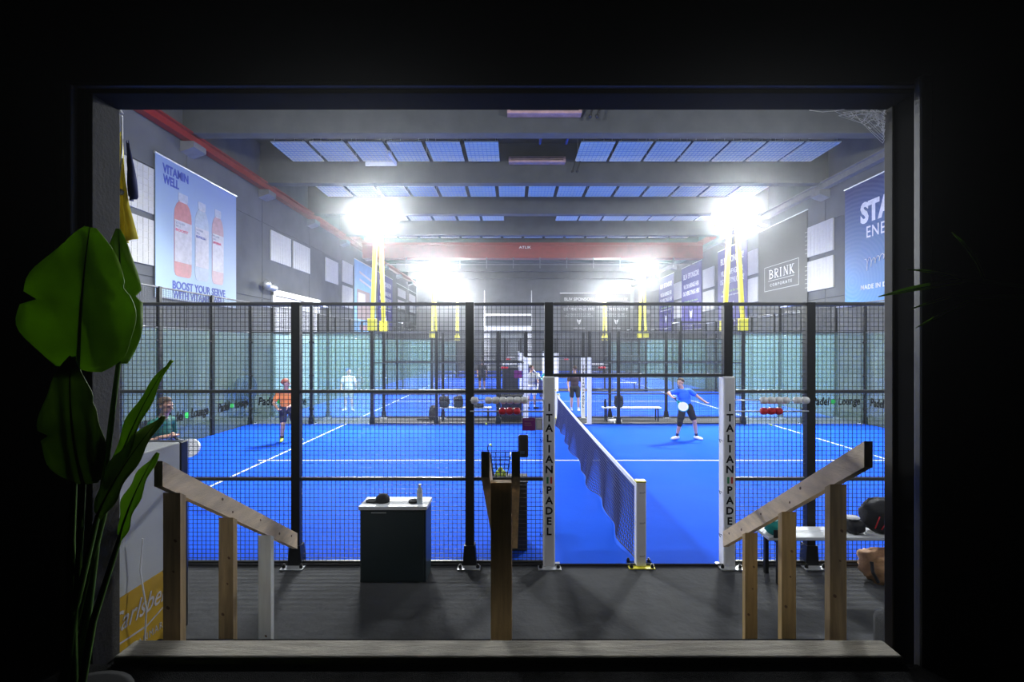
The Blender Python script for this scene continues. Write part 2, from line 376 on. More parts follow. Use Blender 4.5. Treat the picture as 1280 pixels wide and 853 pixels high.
# ================================================================== CRANE + RAILS
for side, x0, x1, mname, lab in ((0, XL, XL+.42, 'red_steel', 'red steel crane rail on brackets along the wall above the bottle banner'),
                              (1, XR-.42, XR, 'rail_grey', 'grey crane rail on brackets along the wall above the blue banner')):
    r = thing('crane_rail', lab, 'rail', ((x0+x1)/2, 26, 9), 'crane rails')
    xc = (x0+x1)/2
    put(MB().box(xc-.13, xc+.13, YF+.05, YB-.05, 8.98, 9.02).box(xc-.012, xc+.012, YF+.05, YB-.05, 9.02, 9.26).box(xc-.13, xc+.13, YF+.05, YB-.05, 9.26, 9.30), 'runway_beam', mname, r)
    put(MB().box(xc-.03, xc+.03, YF+.05, YB-.05, 9.30, 9.35), 'track', 'rail_grey', r)
    bk = MB().prism([(0,0),(.42,.15),(.42,.335),(0,.335)], (0,0,0), (1,0,0), (0,0,1), -.3, .3).mesh('bracket', 'rail_grey') if side == 0 else MB().prism([(0,0),(0,.335),(-.42,.335),(-.42,.15)], (0,0,0), (1,0,0), (0,0,1), -.3, .3).mesh('bracket', 'rail_grey')
    for k in range(-2, 8): inst(bk, 'bracket', r, (XL if side == 0 else XR, Y_B0+PITCH*k+.2, 8.64))
cr = thing('overhead_crane', 'red overhead crane girder spanning the hall above the far courts', 'crane', (1.25, 31.2, 9))
put(MB().box(XL+.45, XR-.45, 31.0, 31.5, 8.42, 9.22).box(XL+.45, XR-.45, 30.9, 31.6, 9.22, 9.40).box(XL+.45, XR-.45, 30.9, 31.6, 8.38, 8.42), 'girder', 'red_steel', cr)
for x in (XL+.25, XR-.25): put(MB().bbox(x-.22, x+.22, 29.9, 32.6, 9.37, 9.66, .02), 'end_carriage', 'red_steel', cr)
put(MB().box(XL+1, XR-1, 30.82, 30.86, 7.92, 7.97), 'cable_track', 'rail_grey', cr)
for k in range(12): put(MB().box(XL+1.6+1.75*k, XL+1.66+1.75*k, 30.82, 30.88, 7.7, 8.4), 'cable_hanger', 'rail_grey', cr)
text('ATLIK', 'print_white', cr, (.75, 30.99, 9.02), (1,0,0), (0,0,1), .16, .8)

# ================================================================== ACOUSTIC PANELS
PW, PD = 1.25, 1.80
board = MB().bbox(-PW/2, PW/2, 0, PD, 0, .05, .006).mesh('board', 'acoustic')
g = MB()
for i in range(1, 8): g.box(-PW/2+PW*i/8-.008, -PW/2+PW*i/8+.008, .01, PD-.01, -.012, .0)
for j in range(1, 9): g.box(-PW/2+.01, PW/2-.01, PD*j/9-.008, PD*j/9+.008, -.012, .0)
grid = g.mesh('wire_grid', 'panel_wire')
hang1 = MB().tube([(0,0,.05),(0,0,.88)], .01, 5).mesh('hanger_wire', 'galv')
ROWS = ['nearest', 'second', 'third', 'fourth', 'fifth']
for rI in range(5):
    y = 17.2+4.45*rI
    # px positions of the photograph give the spacing: 1.42 m
    if rI in (0, 2): xsL = [-8.26+1.415*i for i in range(6)]; xsR = [3.1+1.375*i for i in range(7)]
    else: xsL = [-8.6+1.42*i for i in range(7)]; xsR = [1.34+1.42*i for i in range(8)]
    allx = xsL+xsR
    for i, x in enumerate(allx):
        n = i+1
        lab = 'white gridded acoustic panel, %s from the bottle banner side in the %s ceiling row' % (ORD[i], ROWS[rI])
        a = thing('acoustic_panel', lab, 'acoustic panel', (x, y, 10.02), 'acoustic panels hung flat under the ceiling')
        inst(board, 'board', a, (x, y, 10.02)); inst(grid, 'wire_grid', a, (x, y, 10.02))
        for hx in (-PW/2+.1, PW/2-.1):
            for hy in (.1, PD-.1): inst(hang1, 'hanger_wire', a, (x+hx, y+hy, 10.02))
        if rI == 0 and i == 2:
            put(MB().box(x-.55, x+.7, y+PD, y+PD+.05, 9.86, 10.02).box(x+.66, x+.71, y+.7, y+PD+.05, 9.88, 10.02), 'edge_strip', 'line_white', a)  # white L strips stand in for the brightly lit panel edge
# wall mounted ones: 1.9 x 1.3
wbd = MB().bbox(0, .06, 0, 1.8, 0, 1.3, .006).mesh('board', 'wall_acoustic')
g = MB()
for i in range(1, 9): g.box(.06, .072, 1.8*i/9-.008, 1.8*i/9+.008, .01, 1.29)
for j in range(1, 7): g.box(.06, .072, .01, 1.79, 1.3*j/7-.008, 1.3*j/7+.008)
wgd = g.mesh('wire_grid', 'panel_wire')
def wall_panel(side, y, z, lab, sc_=1.):
    x = XL if side < 0 else XR
    a = thing('wall_acoustic_panel', lab, 'acoustic panel', (x, y, z), 'acoustic panels on the hall walls')
    for me, nm in ((wbd, 'board'), (wgd, 'wire_grid')):
        o = inst(me, nm, a, (x, y, z)); o.scale.y = sc_
        if side > 0: o.rotation_euler = (0, 0, PI); o.location = (0, 1.8*sc_, 0)
wall_panel(-1, 11.75, 6.35, 'upper white gridded wall panel between the pennant and the bottle banner')
wall_panel(-1, 11.75, 4.87, 'lower white gridded wall panel between the pennant and the bottle banner')
wall_panel(-1, 20.1, 6.25, 'white square wall panel above the white sectional door, nearer the bottle banner')
wall_panel(-1, 22.15, 6.25, 'white square wall panel above the white sectional door, farther from the bottle banner')
wall_panel(-1, 26.0, 6.2, 'single white wall panel between the sectional door and the light blue banner')
wall_panel(-1, 28.5, 6.5, 'upper white wall panel just beside the light blue banner')
wall_panel(-1, 28.5, 5.0, 'lower white wall panel just beside the light blue banner')
wall_panel(1, 18.95, 6.45, 'upper white gridded wall panel between the blue banner and the black banner')
wall_panel(1, 18.95, 4.95, 'lower white gridded wall panel between the blue banner and the black banner')
wall_panel(1, 24.8, 6.45, 'upper white wall panel between the black banner and the nearest violet banner', .58)
wall_panel(1, 24.8, 4.95, 'lower white wall panel between the black banner and the nearest violet banner', .58)
wall_panel(1, 30.2, 6.45, 'upper white wall panel between the nearest and middle violet banners')
wall_panel(1, 30.2, 4.95, 'lower white wall panel between the nearest and middle violet banners')
wall_panel(1, 36.1, 6.3, 'upper white wall panel between the middle and farthest violet banners')
wall_panel(1, 36.1, 4.8, 'lower white wall panel between the middle and farthest violet banners')

# roof fittings in the middle gap
for k, yy in enumerate((14.45, 18.95)):
    HD = .26 if k == 0 else 0
    h = thing('ceiling_heater', 'long dull pink strip unit on the %s roof beam' % ('nearest' if k == 0 else 'second nearest'), 'heater', (1.1, yy, 9.9), 'pink strip units on the roof beams')
    put(MB().bbox(-.2, 2.1, yy, yy+.3, 9.98-HD, 10.22-HD, .02), 'housing', 'pink_tube', h)
    put(MB().box(-.1, 2.0, yy-.02, yy, 10.06-HD, 10.08-HD).box(-.1, 2.0, yy-.02, yy, 10.13-HD, 10.15-HD), 'slot', 'rubber', h)
    for q in (2.35, 2.55):
        put(MB().tube([(q+.2, yy+.1, 10.3), (q+.1, yy-.02, 9.9), (q, yy-.05, 9.62)], .03, 6), 'cable', 'rubber', h)
        put(MB().ball((q, yy-.05, 9.6), .06), 'plug', 'rubber', h)
sk = thing('roof_hatch', 'blue framed hatch in the roof between the nearest panel groups', 'hatch', (1.4, 16.9, 10.4))
put(MB().box(.95, 2.0, 16.6, 16.66, 10.1, 10.75).box(.95, 1.02, 16.55, 17.6, 10.1, 10.75).box(1.93, 2.0, 16.55, 17.6, 10.1, 10.75), 'hatch_frame', 'fan_blue', sk)

# ================================================================== BANNERS
def banner(side, y0, y1, z0, z1, sheet, label, group=None):
    x = XL if side < 0 else XR; s = -side
    b = thing('banner', label, 'banner', (x, (y0+y1)/2, z0), group)
    xa, xb = sorted((x+s*.05, x+s*.065))
    put(MB().box(xa, xb, y0, y1, z0, z1), 'sheet', sheet, b)
    put(MB().tube([(x+s*.058, y0-.03, z1), (x+s*.058, y1+.03, z1)], .03, 8), 'top_bar', 'galv', b)
    put(MB().tube([(x+s*.058, y0-.02, z0), (x+s*.058, y1+.02, z0)], .022, 8), 'bottom_bar', 'galv', b)
    xf = x+s*.066
    if side < 0: P = lambda a, zz: (xf, y0+a, z0+zz); xd = (0, 1, 0)
    else: P = lambda a, zz: (xf, y1-a, z0+zz); xd = (0, -1, 0)
    return b, P, xd
UP = (0, 0, 1)
def shape(poly, m, parent, P, xd, name='print', d=.004, d0=0.):
    return put(MB().prism(poly, P(0, 0), xd, UP, d0, d), name, m, parent)
# 1 bottles banner
b, P, xd = banner(-1, 13.6, 17.55, 4.0, 8.17, 'vitamin_sheet', 'pale blue banner with three drink bottles on the near hall wall')
text('VITAMIN', 'print_navy', b, P(.27, 3.71), xd, UP, .27, 1.10, .03, align='l'); text('WELL', 'print_navy', b, P(.29, 3.39), xd, UP, .27, .66, .03, align='l')
text('BOOST YOUR SERVE', 'print_navy', b, P(1.98, .31), xd, UP, .26, 2.6, .028); text('WITH VITAMIN WELL', 'print_navy', b, P(1.98, .02), xd, UP, .25, 2.6, .028)
def bottle_print(cx, zb, h, w, body, name):
    prof = [(.30,0),(.42,.012),(.48,.05),(.5,.1),(.5,.70),(.47,.78),(.36,.85),(.24,.885),(.22,.905)]
    pl = [(cx+a*w, zb+c*h) for a, c in prof]+[(cx-a*w, zb+c*h) for a, c in reversed(prof)]
    o = put(MB().prism(pl, P(0,0), xd, UP, 0, .004), 'bottle_print', body, b)
    def sub(poly, m, nm): put(MB().prism(poly, P(0,0), xd, UP, .004, .008), nm, m, o)
    q = lambda x0, x1, z0, z1: [(cx+x0*w, zb+z0*h), (cx+x1*w, zb+z0*h), (cx+x1*w, zb+z1*h), (cx+x0*w, zb+z1*h)]
    sub(q(-.27,.27,.90,.99), 'print_cap', 'cap'); sub(q(-.22,.22,.885,.90), 'print_label', 'neck_ring')
    sub(q(-.47,.5,.17,.66), 'print_label', 'label')
    def tx(s, m, z, hh, ww): text(s, m, o, Vector(P(cx-.42*w, zb+z*h))+Vector((.009,0,0)), xd, UP, hh, ww, .01, align='l', depth=.004)
    tx('VITAMIN', 'print_cap', .615, .075, .5*w); tx('WELL', 'print_cap', .575, .075, .3*w)
    tx({0:'BOOST',1:'REFRESH',2:'ANTIOXIDANT'}[name], 'print_red' if name != 1 else 'print_navy', .53, .08, .7*w)
bottle_print(1.13, .72, 2.62, .78, 'print_pink', 0); bottle_print(2.02, .72, 2.62, .68, 'print_clear', 1); bottle_print(2.86, .72, 2.62, .64, 'print_rose', 2)
# 2 light blue banner
b, P, xd = banner(-1, 30.6, 35.3, 3.5, 8.3, 'banner_skyblue', 'light blue picture banner on the hall wall behind the yellow masts')
shape([(.5,.9),(3.3,.9),(3.3,2.9),(.5,2.9)], 'print_brown', b, P, xd); shape([(.7,1.9),(2.2,1.9),(2.2,2.7),(.7,2.7)], 'print_label', b, P, xd, d=.008)
shape([(1.0,.2),(4.2,.2),(4.2,.55),(1.0,.55)], 'print_rose', b, P, xd)
for k in range(2): shape([(1.0,4.0-.5*k),(3.6,3.75-.5*k),(3.6,3.9-.5*k),(1.0,4.15-.5*k)], 'print_label', b, P, xd)
HEADP = [(-.5,.9),(-.42,.25),(-.2,-.2),(0,-.45),(.2,-.2),(.42,.25),(.5,.9),(.22,.62),(-.22,.62)]
def sponsor(b, P, xd, W, H, dim=False):
    m = 'sign_grey' if dim else 'print_white'
    text('BLIV SPONSOR!', m, b, P(W*.5, H*.80), xd, UP, H*.085, W*.78, .012)
    text('VIL DU HÆNGE HER', m, b, P(W*.5, H*.65), xd, UP, H*.07, W*.76, .008)
    text('OG VÆRE SYNLIG HER?', m, b, P(W*.5, H*.54), xd, UP, H*.07, W*.82, .008)
    text('Kontakt os for mere', 'print_lime' if not dim else m, b, P(W*.5, H*.43), xd, UP, H*.032, W*.66, .0)
    text('information om sponsorater', m, b, P(W*.5, H*.375), xd, UP, H*.032, W*.76, .0)
    cx, cz, s = W*.5, H*.21, H*.11
    shape([(cx+a*s, cz+c*s) for a, c in HEADP], m, b, P, xd, 'emblem')
    text('PADEL LOUNGE', m, b, P(W*.5, H*.05), xd, UP, H*.028, W*.3, .0)
b, P, xd = banner(-1, 35.9, 40.2, 3.7, 8.3, 'banner_navy', 'violet sponsor banner on the hall wall beyond the light blue banner'); sponsor(b, P, xd, 4.3, 4.6)
for i, (ya, yb_) in enumerate(((41.7, 45.6), (46.2, 49.9))):
    b, P, xd = banner(-1, ya, yb_, 4.0, 8.2, 'banner_black', 'dark picture board on the far hall wall, %s' % ('beside the violet sponsor banner' if i == 0 else 'last before the end wall'))
    for k in range(3): shape([(.35,1.0+1.05*k),(3.4,1.0+1.05*k),(3.4,1.75+1.05*k),(.35,1.75+1.05*k)], 'sign_grey' if k else 'cab_dark', b, P, xd)
# right wall
b, P, xd = banner(1, 14.1, 18.25, 4.1, 8.62, 'star_sheet', 'bright blue banner with white energy lettering on the near hall wall')
text('STAR', 'print_white', b, P(.82, 2.95), xd, UP, .79, 2.0, .045, align='l'); text('ENERGY', 'print_white', b, P(1.12, 2.40), xd, UP, .42, 1.9, .006, space=1.15, align='l')
text('MADE IN DENMARK', 'print_white', b, P(.84, .54), xd, UP, .17, 2.15, .02, space=1.1, align='l')
sg = MB(); pts = []
for i in range(70):
    u = i/69; a = 1.05+u*1.6+.05*math.sin(u*52); zz = 1.42+(.13+.12*max(0, math.sin(u*9+1)))*math.sin(u*52+1.2)*(1-.4*u)+u*.35; pts.append(Vector(P(a, zz))+Vector((-.006,0,0)))
sg.tube(pts, .013, 4); put(sg, 'signature', 'print_white', b)
put(MB().prism([(2.3,2.3),(2.34,2.3),(2.9,1.3),(2.8,1.3)], P(0,0), xd, UP, 0, .003), 'light_streak', 'print_clear', b)
b, P, xd = banner(1, 20.6, 24.7, 4.1, 8.55, 'banner_black', 'black banner with thin framed serif lettering beside two white wall panels')
fr = MB()
for (a0, a1, z0, z1) in ((.6,3.5,1.25,1.27),(.6,3.5,2.45,2.47),(.6,.62,1.25,2.47),(3.48,3.5,1.25,2.47),(.95,3.15,1.73,1.75)): fr.prism([(a0,z0),(a1,z0),(a1,z1),(a0,z1)], P(0,0), xd, UP, 0, .004)
put(fr, 'printed_frame', 'sign_grey', b)
def serif(s, a0, z0, h, w, gap):
    """roman capitals from thick and thin strokes with serifs"""
    for ch in s:
        L = MB(); T, t_ = .055*h/.5, .02*h/.5
        def q(x0, y0, x1, y1, th):
            dx, dy = x1-x0, y1-y0; l = math.hypot(dx, dy); nx, ny = -dy/l*th/2, dx/l*th/2
            L.prism([(a0+x0+nx, z0+y0+ny), (a0+x0-nx, z0+y0-ny), (a0+x1-nx, z0+y1-ny), (a0+x1+nx, z0+y1+ny)], P(0,0), xd, UP, 0, .005)
        def sf(x, y): q(x-.09*h/.5, y, x+.09*h/.5, y, t_)
        def arc(cx, cy, rx, ry, a, b2, th, n=7):
            for i in range(n):
                u, v = a+(b2-a)*i/n, a+(b2-a)*(i+1)/n; q(cx+rx*math.cos(u), cy+ry*math.sin(u), cx+rx*math.cos(v), cy+ry*math.sin(v), th)
        if ch in 'BRIK': q(.08, 0, .08, h, T); sf(.08, 0); sf(.08, h)
        if ch in 'BR': arc(.1, h*.75, w*.7, h*.25, -PI/2, PI/2, T*.8)
        if ch == 'B': arc(.1, h*.25, w*.8, h*.25, -PI/2, PI/2, T*.8)
        if ch == 'R': q(w*.35, h*.5, w, 0, T); sf(w, 0)
        if ch == 'K': q(.1, h*.42, w*.9, h, t_); q(w*.3, h*.58, w, 0, T); sf(w, 0); sf(w*.88, h)
        if ch == 'N': q(.06, 0, .06, h, t_); q(.06, h, w, 0, T); q(w, 0, w, h, t_); sf(.06, 0); sf(w, h)
        put(L, 'lettering', 'print_white', b); a0 += (.16 if ch == 'I' else w)+gap
serif('BRINK', 1.02, 1.85, .42, .33, .15)
text('CORPORATE', 'sign_grey', b, P(2.05, 1.45), xd, UP, .14, 1.85, .002, space=1.5)
for i, (ya, yb_) in enumerate(((25.9, 29.6), (32.2, 36.0), (37.8, 41.6))):
    b, P, xd = banner(1, ya, yb_, 3.8, 8.5, 'banner_navy', ['violet sponsor banner beside the black serif banner, behind the yellow mast', 'violet sponsor banner in the middle of the three on its wall', 'violet sponsor banner nearest the end wall'][i], 'violet sponsor banners along the wall'); sponsor(b, P, xd, yb_-ya, 4.7)
# end wall boards
for i, (xa, xb) in enumerate(((5.0, 9.0), (9.5, 12.5))):
    b = thing('sponsor_board', 'dark sponsor board on the end wall%s' % (' beside the roller door' if i == 0 else ' in the corner'), 'board', (xa, YB, 4.3))
    put(MB().bbox(xa, xb, YB-.05, YB-.01, 4.3, 8.3, .01), 'sheet', 'banner_black', b)
    put(MB().box(xa-.02, xb+.02, YB-.07, YB-.01, 8.28, 8.34), 'top_bar', 'galv', b)
    P = lambda a, zz, xa=xa: (xa+a, YB-.051, 4.3+zz)
    sponsor(b, P, (1,0,0), xb-xa, 4.0, True)

# ================================================================== COURTS
HL = 10.1                                    # half length
def wire_panel(w, h, name='mesh_panel', sp=.05, r=.0026):
    mb = MB(); n = round(w/sp); m = round(h/sp)
    for i in range(1, n):
        x = w*i/n; mb.box(x-r, x+r, -r, r, 0, h)
    for j in range(1, m):
        z = h*j/m; mb.box(0, w, -r*2.4, -r*.4, z-r, z+r)
    return mb.mesh(name, 'wire_black')
_wp = {}
def wp(w, h, coarse=False):
    k = (round(w, 3), round(h, 3), coarse)
    if k not in _wp: _wp[k] = wire_panel(w, h, sp=.1 if coarse else .05, r=.004 if coarse else .0026)
    return _wp[k]
post3 = MB().bbox(-.05, .05, -.045, .045, 0, 3.06, .006).mesh('post', 'black_metal')
post4 = MB().bbox(-.05, .05, -.045, .045, 0, 4.02, .006).mesh('post', 'black_metal')
boot = MB().prism([(-.08,0),(.08,0),(.062,.24),(-.062,.24)], (0,.06,0), (1,0,0), (0,0,1), 0, .12).mesh('post_shoe', 'black_metal')
plate = MB().bbox(-.13, .13, -.1, .1, 0, .014, .003).mesh('base_plate', 'galv')
bolt = MB().lathe((0,0,0), [(.02,0),(.02,.03),(.012,.03),(.012,.045)], 8).mesh('bolt', 'black_metal')
_rail = {}
def rail(w, th=.04):
    k = round(w, 3)
    if k not in _rail: _rail[k] = MB().bbox(0, w, -.02, .02, -th/2, th/2, .010).mesh('rail', 'rail_black')
    return _rail[k]
_pane = {}
def pane(w, h, nm='glass_pane'):
    k = (round(w, 3), h)
    if k not in _pane: _pane[k] = MB().box(0, w, -.005, .005, 0, h).mesh(nm, 'glass')
    return _pane[k]
clamp = MB().ball((0,0,0), .035, .05, .035, 8, 6).mesh('clamp', 'rubber')
NPOS = [-HL, -8.1, -6.1, -3.98, -1.96, -1.04, 1.04, 2.0, 4.02, 6.1, 8.1, HL]
def lounge(parent, o, xd, w=1.5):
    o = Vector(o); x = Vector(xd)
    text('Padel', 'letter_black', parent, o-x*w*.30, xd, UP, .27, w*.38, .025, .15, depth=.003)
    text('Lounge', 'letter_black', parent, o+x*w*.32-Vector((0,0,.06)), xd, UP, .33, w*.48, .025, .15, depth=.003)
    mb = MB(); nn = x.cross(Vector(UP)); c = o-x*w*.03+Vector((0,0,.12)); pl = [(.085*math.cos(2*PI*i/14), .085*math.sin(2*PI*i/14)) for i in range(14)]
    mb.prism(pl, c, xd, UP, 0, .003); put(mb, 'green_dot', 'lounge_green', parent)
CN = ['nearest', 'second', 'third', 'fourth']
def side_fence(y, k, near):
    """long side of court k; near side or far side"""
    s = thing('court_fence', 'black mesh fence with white door posts along the %s side of the %s court' % ('front' if near else 'far', CN[k]) if k else ('black mesh fence with lettered white door posts right behind the dark cabinet' if near else 'black mesh fence across the far side of the nearest blue court'), 'fence', (NX, y, 0), 'long side fences of the courts')
    for i, r in enumerate(NPOS):
        x = NX+r; tall = abs(r) > 7
        inst(post4 if tall else post3, 'post', s, (x, y, 0))
        if k < 2:
            f = -1 if near else 1
            if abs(abs(r)-1.04) > .01: inst(boot, 'post_shoe', s, (x, y, 0))
            inst(plate, 'base_plate', s, (x, y+f*.06, 0))
            for dx in (-.1, .1): inst(bolt, 'bolt', s, (x+dx, y+f*.11, .012))
    coarse = k >= 2
    for i in range(len(NPOS)-1):
        a, b = NX+NPOS[i]+.05, NX+NPOS[i+1]-.05; w = b-a; r0, r1 = NPOS[i], NPOS[i+1]; m = (abs(r0)+abs(r1))/2
        if m < 1.1:
            inst(wp(w, .8, coarse), 'mesh_panel', s, (a, y, 2.23)); inst(rail(w), 'rail', s, (a, y, 2.21)); inst(rail(w), 'rail', s, (a, y, 3.04))
        elif m > 6.5:
            inst(pane(w, 2.96), 'glass_pane', s, (a, y, .03)); inst(rail(w), 'rail', s, (a, y, 3.02))
            if m > 8.5: inst(wp(w, .94, coarse), 'mesh_panel', s, (a, y, 3.04)); inst(rail(w), 'rail', s, (a, y, 4.0))
            for z in (.5, 1.6, 2.7):
                for xx in (a, b): inst(clamp, 'clamp', s, (xx, y, z))
        else:
            inst(wp(w, 3.0, coarse), 'mesh_panel', s, (a, y, .03))
            for z in (.03, 1.0, 2.02, 3.04): inst(rail(w), 'rail', s, (a, y, z))
    if k == 0 and not near:
        for r in (-9.1, 9.1): lounge(s, (NX+r, y-.012, .62), (1, 0, 0))
    # door post pads
    f = -1 if near else 1
    for r in (-1.04, 1.04):
        x = NX+r
        pd = put(MB().bbox(x-.068, x+.068, y-.075, y+.075, .0, 2.2, .018), 'post_pad', 'pad_white', s)
        if k < 2 and near:
            word = 'ITALIAN|PADEL'; z = 1.80; step = .119 if k == 0 else .119
            for ch in word:
                if ch == '|':
                    put(MB().box(x-.03, x-.008, y-.0785, y-.075, z, z+.075), 'flag_stripe', 'flag_green', pd); put(MB().box(x+.012, x+.034, y-.0785, y-.075, z, z+.075), 'flag_stripe', 'flag_red', pd)
                else: text(ch, 'letter_black', pd, (x, y-.075, z), (1,0,0), UP, .088, None, .03, depth=.003)
                z -= step
            if k == 0:
                for zz in (.35, .85, 1.45): put(MB().tube([(x-.068, y-.02, zz), (x-.1, y-.02, zz+.02), (x-.085, y-.02, zz-.02)], .005, 5), 'strap', 'letter_black', pd)
    return s
def end_wall(sgn, y0, k):
    x = NX+sgn*HL
    s = thing('glass_end_wall', ['nearest', 'second', 'third', 'fourth'][k]+' court glass end wall on the '+('bottle banner' if sgn < 0 else 'blue banner')+' side', 'glass wall', (x, y0+5, 0), 'glass end walls of the courts')
    p4 = post4
    yy = [y0, y0+2, y0+4, y0+6, y0+8, y0+10]
    for i in range(1, 5): inst(p4, 'post', s, (x, yy[i], 0), (0,0,PI/2)); 
    for i in range(5):
        a, b = yy[i]+.05, yy[i+1]-.05; w = b-a
        inst(pane(w, 2.96), 'glass_pane', s, (x, a, .03), (0,0,PI/2)); inst(rail(w), 'rail', s, (x, a, 3.02), (0,0,PI/2)); inst(rail(w), 'rail', s, (x, a, 4.0), (0,0,PI/2))
        inst(wp(w, .94, k >= 2), 'mesh_panel', s, (x, a, 3.04), (0,0,PI/2))
        if k < 2:
            for z in (.5, 1.6, 2.7): inst(clamp, 'clamp', s, (x, a, z)); inst(clamp, 'clamp', s, (x, b, z))
    if k == 0:
        for i in (1, 2, 3, 4):
            yc = yy[i]+1.0
            lounge(s, (x-sgn*.012, yc, .62), (0, 1, 0) if sgn < 0 else (0, -1, 0))
    return s
# one net mesh for all courts (local: x across the net line, y 0..10)
def net_meshes():
    nx, nz = 200, 18
    def pt(u, v):
        y = .06+u*9.88; top = .88; sag = .03*math.sin(PI*u)
        bot = .015+.03*abs(math.sin(u*23))
        z = top-sag+(bot-(top-sag))*v
        d = v*v*(-.06-.045*math.sin(u*21+1)-.03*math.sin(u*47))*(1 if .01 < u < .985 else 0)
        if u < .06: d *= u/.06
        return Vector((d+.015*v*math.sin(u*60), y, z))
    mb = MB(); r = .004
    for i in range(nx+1):
        pts = [pt(i/nx, j/9) for j in range(10)]
        for j in range(9): mb.bar(pts[j], pts[j+1], r*2)
    for j in range(nz+1):
        pts = [pt(i/66, j/nz) for i in range(67)]
        for i in range(66): mb.bar(pts[i], pts[i+1], r*2 if j < nz else .012)
    net = mb.mesh('netting', 'net_navy')
    tp = MB()
    for i in range(40):
        a, b = pt(i/40, 0), pt((i+1)/40, 0); tp.bar(a+Vector((0,0,.015)), b+Vector((0,0,.015)), .02, .055)
    return net, tp.mesh('tape', 'line_white')
NET, TAPE = net_meshes()
npost = MB().bbox(-.058, .058, -.05, .05, .012, .975, .012).mesh('net_post', 'pad_white')
ncap = MB().bbox(-.06, .06, -.052, .052, .975, .995, .006).mesh('post_cap', 'yellow_metal')
nplate = MB().bbox(-.15, .15, -.1, .1, 0, .012, .003).mesh('base_plate', 'yellow_metal')
nmark = MB().box(-.02, .03, -.0515, -.05, 0, .02).box(.03, .045, -.0515, -.05, .006, .026).mesh('printed_mark', 'sign_grey')
CW = 10.0; CP = 11.4; Y1 = 5.5
for k in range(4):
    y0 = Y1+CP*k
    t = struct(MB().box(NX-HL, NX+HL, y0, y0+CW, 0, .012), 'court_floor', 'turf', 'bright blue turf of the %s court' % CN[k], 'court')
    ln = lambda x0, x1, ya, yb: put(MB().box(x0, x1, ya, yb, .012, .0155), 'court_line', 'line_white', t)
    ln(NX-6.97, NX-6.92, y0+.02, y0+CW-.02); ln(NX+6.92, NX+6.97, y0+.02, y0+CW-.02); ln(NX-7.15, NX+7.15, y0+CW/2-.025, y0+CW/2+.025)
    put(MB().box(NX-HL, NX+HL, y0-.05, y0-.045, 0, .03), 'edge_strip', 'turf_edge', t)
    side_fence(y0, k, True)
    if k < 3: side_fence(y0+CW, k, False)
    end_wall(-1, y0, k); end_wall(1, y0, k)
    n = thing('padel_net', 'navy net with white top tape on the %s blue court' % CN[k], 'net', (NX, y0, 0), 'court nets')
    inst(NET, 'netting', n, (NX, y0, .012)); inst(TAPE, 'tape', n, (NX, y0, .012))
    for yy in (y0-.03, y0+CW+.03):
        if k == 3 and yy > y0+1: continue
        p = inst(npost, 'net_post', n, (NX+.02, yy, 0)); inst(ncap, 'post_cap', p, (NX+.02, yy, 0)); bp = inst(nplate, 'base_plate', p, (NX+.02, yy, 0))
        if k == 0:
            for dx in (-.12, .12):
                for dy in (-.075, .075): inst(bolt, 'bolt', p, (NX+.02+dx, yy+dy, .012))
            for zz in (.12, .5, .85): inst(nmark, 'printed_mark', p, (NX+.02, yy, zz))
# brace tubes over the aisles
for k in range(3):
    ya, yb = Y1+CP*k+CW, Y1+CP*(k+1)
    for sgn in (-1, 1):
        for r in (8.1, HL):
            x = NX+sgn*r
            put(MB().tube([(x, ya+.05, 3.96), (x, yb-.05, 3.96)], .025, 6), 'brace_tube', 'galv').update_tag()
            tag(C.objects[-1], 'thin grey tube bridging the %s aisle overhead, %s the %s banner side' % (ORD[k], 'corner post on' if r > 9 else 'inner post on', 'bottle' if sgn < 0 else 'blue'), 'tube', 'brace tubes over the aisles')

